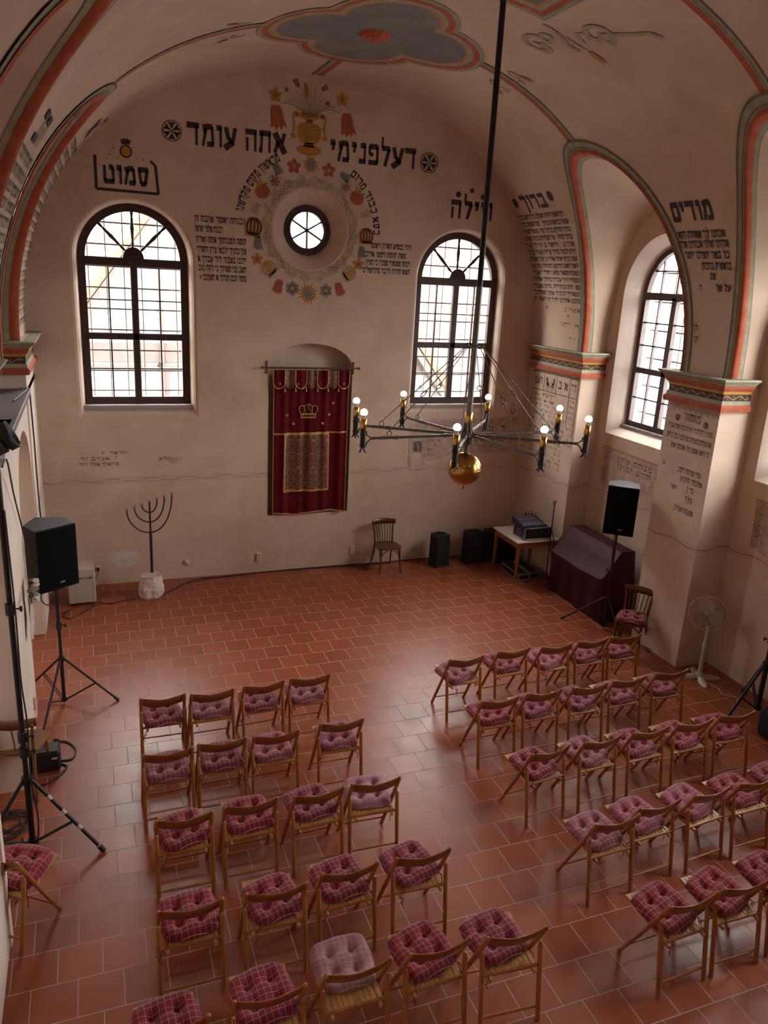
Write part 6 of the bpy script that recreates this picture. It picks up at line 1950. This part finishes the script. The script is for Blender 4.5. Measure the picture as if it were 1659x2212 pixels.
cable('hanging_cable', 'black cable hanging from the ledge down to the left loudspeaker', [(-1.26, -2.6, 3.29), (-1.19, -1.9, 3.29), (-1.165, -1.55, 3.27), (-1.165, -1.46, 3.05), (-1.165, -1.4, 2.6), (-1.17, -1.35, 2.0), (-1.165, -1.3, 1.2), (-1.16, -1.25, .5)], .010)
cable('hanging_cable', 'black cable drooping from the spotlight behind the left loudspeaker', [(-1.10, -5.75, 3.30), (-1.12, -5.2, 3.22), (-1.16, -4.5, 2.75), (-1.165, -4.0, 2.3), (-1.15, -3.75, 1.95), (-1.13, -3.72, 1.80)], .008)
cable('hanging_cable', 'black lead looping below the left loudspeaker to its stand', [(-1.06, -3.60, 1.395), (-1.07, -3.62, 1.33), (-1.03, -3.60, 1.26), (-.98, -3.56, 1.24), (-.945, -3.535, 1.27)], .007)
cable('hanging_cable', 'black lead running down the tall stand at the left edge', [(-1.10, -5.88, 3.0), (-1.09, -5.885, 2.2), (-1.095, -5.89, 1.6), (-1.08, -5.89, 1.2), (-1.09, -5.90, .7), (-1.06, -5.93, .3), (-1.10, -5.98, .02), (-1.22, -5.75, .01)], .007)
coil = []
for k in range(90):
    a = k * .42; r_ = .13 + .05 * math.sin(k * .7)
    coil.append((-1.33 + r_ * math.cos(a), -5.55 + r_ * 1.1 * math.sin(a), .010 + .05 * (k / 90)))
b = MB(); b.tube(coil, .007, 5); tag(b.build('cable_coil', M_BLACKP), 'tangled coil of black cable on the floor behind the tall left stand', 'cable')
bb = thing('junction_box', 'black power box under the tan chair at the left wall', 'box', (-1.06, -4.72, 0))
b = MB(); b.box((0, 0, .11), (.26, .20, .22), 0, None, .02); b.build('housing', M_BLACKP, bb)
b = MB(); b.box((.08, -.103, .15), (.05, .003, .02)); b.build('white_sticker', mat('white_sticker', (.6, .6, .6), .6), bb)
cable('hanging_cable', 'two leads hanging under the right loudspeaker', [(6.40, -3.40, 1.49), (6.38, -3.42, 1.35), (6.41, -3.40, 1.15), (6.435, -3.395, .95)], .006)
cable('floor_cable', 'pale cord of the fan trailing over the tiles to the right', [(6.80, -4.955, .06), (6.80, -5.08, .008), (6.84, -5.28, .008), (6.78, -5.42, .008), (6.88, -5.56, .008), (6.72, -5.70, .008), (6.78, -5.82, .008)], .005, M_FAN)
cable('floor_cable', 'loose black loop on the floor behind the cushioned bentwood chair', [(6.66, -4.10, .008), (6.60, -4.15, .008), (6.62, -4.22, .02), (6.66, -4.18, .03), (6.64, -4.08, .02), (6.62, -4.3, .008)], .005)
cable('floor_cable', 'black cables draped from the sound desk to the floor by the microphone stand', [(6.62, -1.22, .95), (6.66, -1.40, .93), (6.67, -1.52, .75), (6.65, -1.56, .4), (6.66, -1.56, .1), (6.62, -1.60, .01), (6.5, -1.66, .008)], .007)
cable('floor_cable', 'yellow and black leads lying on the flight cases under the table', [(6.12, -.72, .14), (6.2, -.85, .135), (6.3, -.78, .14), (6.42, -.9, .135), (6.5, -.74, .14)], .006, mat('mustard_cable', (.25, .15, .05), .6))
# tulle rosette on the left pier
bw = thing('tulle_bow', 'dusty white tulle bow hanging on the second pier of the left wall', 'bow', (-1.16, -4.02, 1.60))
M_TUL = mat('dusty_white_tulle', (.52, .46, .39), .9, noise=(8, (.38, .33, .27), .4, .7))
rnd = random.Random(9)
for k in range(11):
    a = k * 2 * PI / 11; b = MB(); rows_ = []
    for i in range(7):
        t = i / 6; r_ = .125 * math.sin(PI * t * .62); 
        cxx = Vector((.02 + .07 * math.sin(PI * t), r_ * math.cos(a), r_ * math.sin(a)))
        tgv = Vector((0, -math.sin(a), math.cos(a)))
        rows_.append([cxx + tgv * (.05 * s_ * math.sin(PI * min(1, .15 + t))) + Vector((.025 * math.sin(s_ * 3 + k), 0, 0)) for s_ in (-1, -.5, 0, .5, 1)])
    b.grid(rows_); b.build('loop', M_TUL, bw)
for k in range(3):
    b = MB(); rows_ = []
    for i in range(9):
        t = i / 8
        c = Vector((.02, (-.04 + .04 * k) * (1 + t), -.05 - (.42 - .06 * k) * t)); wv = .03 + .05 * t
        rows_.append([c + Vector((.016 * math.sin(4 * s_ + k + 3 * t), wv * s_, 0)) for s_ in (-1, -.5, 0, .5, 1)])
    b.grid(rows_); b.build('tail', M_TUL, bw)
# paper tag left on the grille of the left window
b = MB(); b.box((.56, .44, 3.35), (.07, .003, .08), 0, Matrix.Rotation(.5, 3, 'Y')); tag(b.build('paper_tag', mat('white_paper', (.8, .8, .78), .8)), 'white paper tag stuck on the grille outside the left window', 'tag')

# ------------------------------------------------------------------ the house across the yard
hs = thing('neighbouring_house', 'pale house with a tiled gable roof and timber band seen through the end windows', 'house', (0, 9.0, 0))
M_HW = mat('pale_house_render', (.22, .235, .215), .9, noise=(1.5, (.18, .19, .175), .4, .7))
M_HT = mat('brown_house_timber', (.060, .045, .042), .8, noise=(5, (.085, .062, .055), .4, .7, (9, 9, 1)))
M_HV = mat('orange_verge_board', (.13, .055, .03), .8)
def roof_material():
    m = bpy.data.materials.new('fish_scale_roof_tiles'); m.use_nodes = True
    nt = m.node_tree; b_ = nt.nodes['Principled BSDF']; b_.inputs['Roughness'].default_value = .85
    tc = nt.nodes.new('ShaderNodeTexCoord'); s_ = nt.nodes.new('ShaderNodeSeparateXYZ'); nt.links.new(tc.outputs['Object'], s_.inputs[0])
    r_ = math_node(nt, 'DIVIDE', s_.outputs[2], .15); k = math_node(nt, 'FLOOR', r_); fz = math_node(nt, 'FRACT', r_)
    u = math_node(nt, 'ADD', math_node(nt, 'DIVIDE', s_.outputs[0], .25), math_node(nt, 'MULTIPLY', math_node(nt, 'PINGPONG', k, 1.0), .5))
    fu_ = math_node(nt, 'SUBTRACT', math_node(nt, 'MULTIPLY', math_node(nt, 'FRACT', u), 2.0), 1.0)
    arc = math_node(nt, 'SUBTRACT', 1.0, math_node(nt, 'SQRT', math_node(nt, 'SUBTRACT', 1.0, math_node(nt, 'MULTIPLY', math_node(nt, 'MULTIPLY', fu_, fu_), .98))))
    e = math_node(nt, 'LESS_THAN', math_node(nt, 'ABSOLUTE', math_node(nt, 'SUBTRACT', fz, math_node(nt, 'MULTIPLY', arc, .8))), .13)
    nt.links.new(mix_col(nt, e, (.30, .17, .13), (.12, .055, .04)), b_.inputs['Base Color'])
    return m
M_HR = roof_material()
b = MB(); b.box((3.6, .15, 2.4), (20, .3, 7.2)); b.build('rendered_wall', M_HW, hs)
b = MB(); b.box((3.6, -.03, 2.68), (20, .05, .48)); b.build('timber_band', M_HT, hs)
b = MB(); b.box((3.6, -.06, 2.32), (20, .10, .10)); b.build('timber_beam', M_HT, hs)
b = MB(); b.cyl((1.30, -.09, -.3), (1.30, -.09, 4.95), .06, n=10); b.build('drain_pipe', M_HT, hs)
for x in (1.38, 6.06): 
    b = MB(); b.box((x, -.05, .9), (.18, .10, 2.8)); b.build('timber_post', M_HT, hs)
def gable(xa, za, xb, zb, flip=1):
    d = Vector((xb - xa, 0, zb - za)).normalized(); nn = Vector((-d.z, 0, d.x))
    ang_ = -math.atan2(d.z, d.x)
    L = (Vector((xb, 0, zb)) - Vector((xa, 0, za))).length
    cxx = Vector(((xa + xb) / 2, -.35, (za + zb) / 2))
    RM = Matrix.Rotation(ang_, 3, 'Y')
    b = MB(); b.box(cxx, (L, .06, .15), 0, RM); b.build('verge_board', M_HV, hs)
    b = MB(); b.box(cxx - nn * .19 + Vector((0, .16, 0)), (L, .30, .18), 0, RM); b.build('verge_soffit', M_HT, hs)
    b = MB(); q = 2.6
    b.prism([(xa, za), (xb, zb), (xb + nn.x * q, zb + nn.z * q), (xa + nn.x * q, za + nn.z * q)], lambda u, v, dd: Vector((u, dd, v)), -.34, -.26); b.build('tiled_roof', M_HR, hs)
gable(-1.78, 2.22, 1.79, 6.98)
gable(5.99, 6.14, 9.42, 1.73)
b = MB(); b.box((0, 0, 0), (30, 30, .2)); o = b.build('trim_ground', mat('grey_yard_paving', (.10, .10, .095), .9)); o.location = (3, 16, -.40); struct(o)
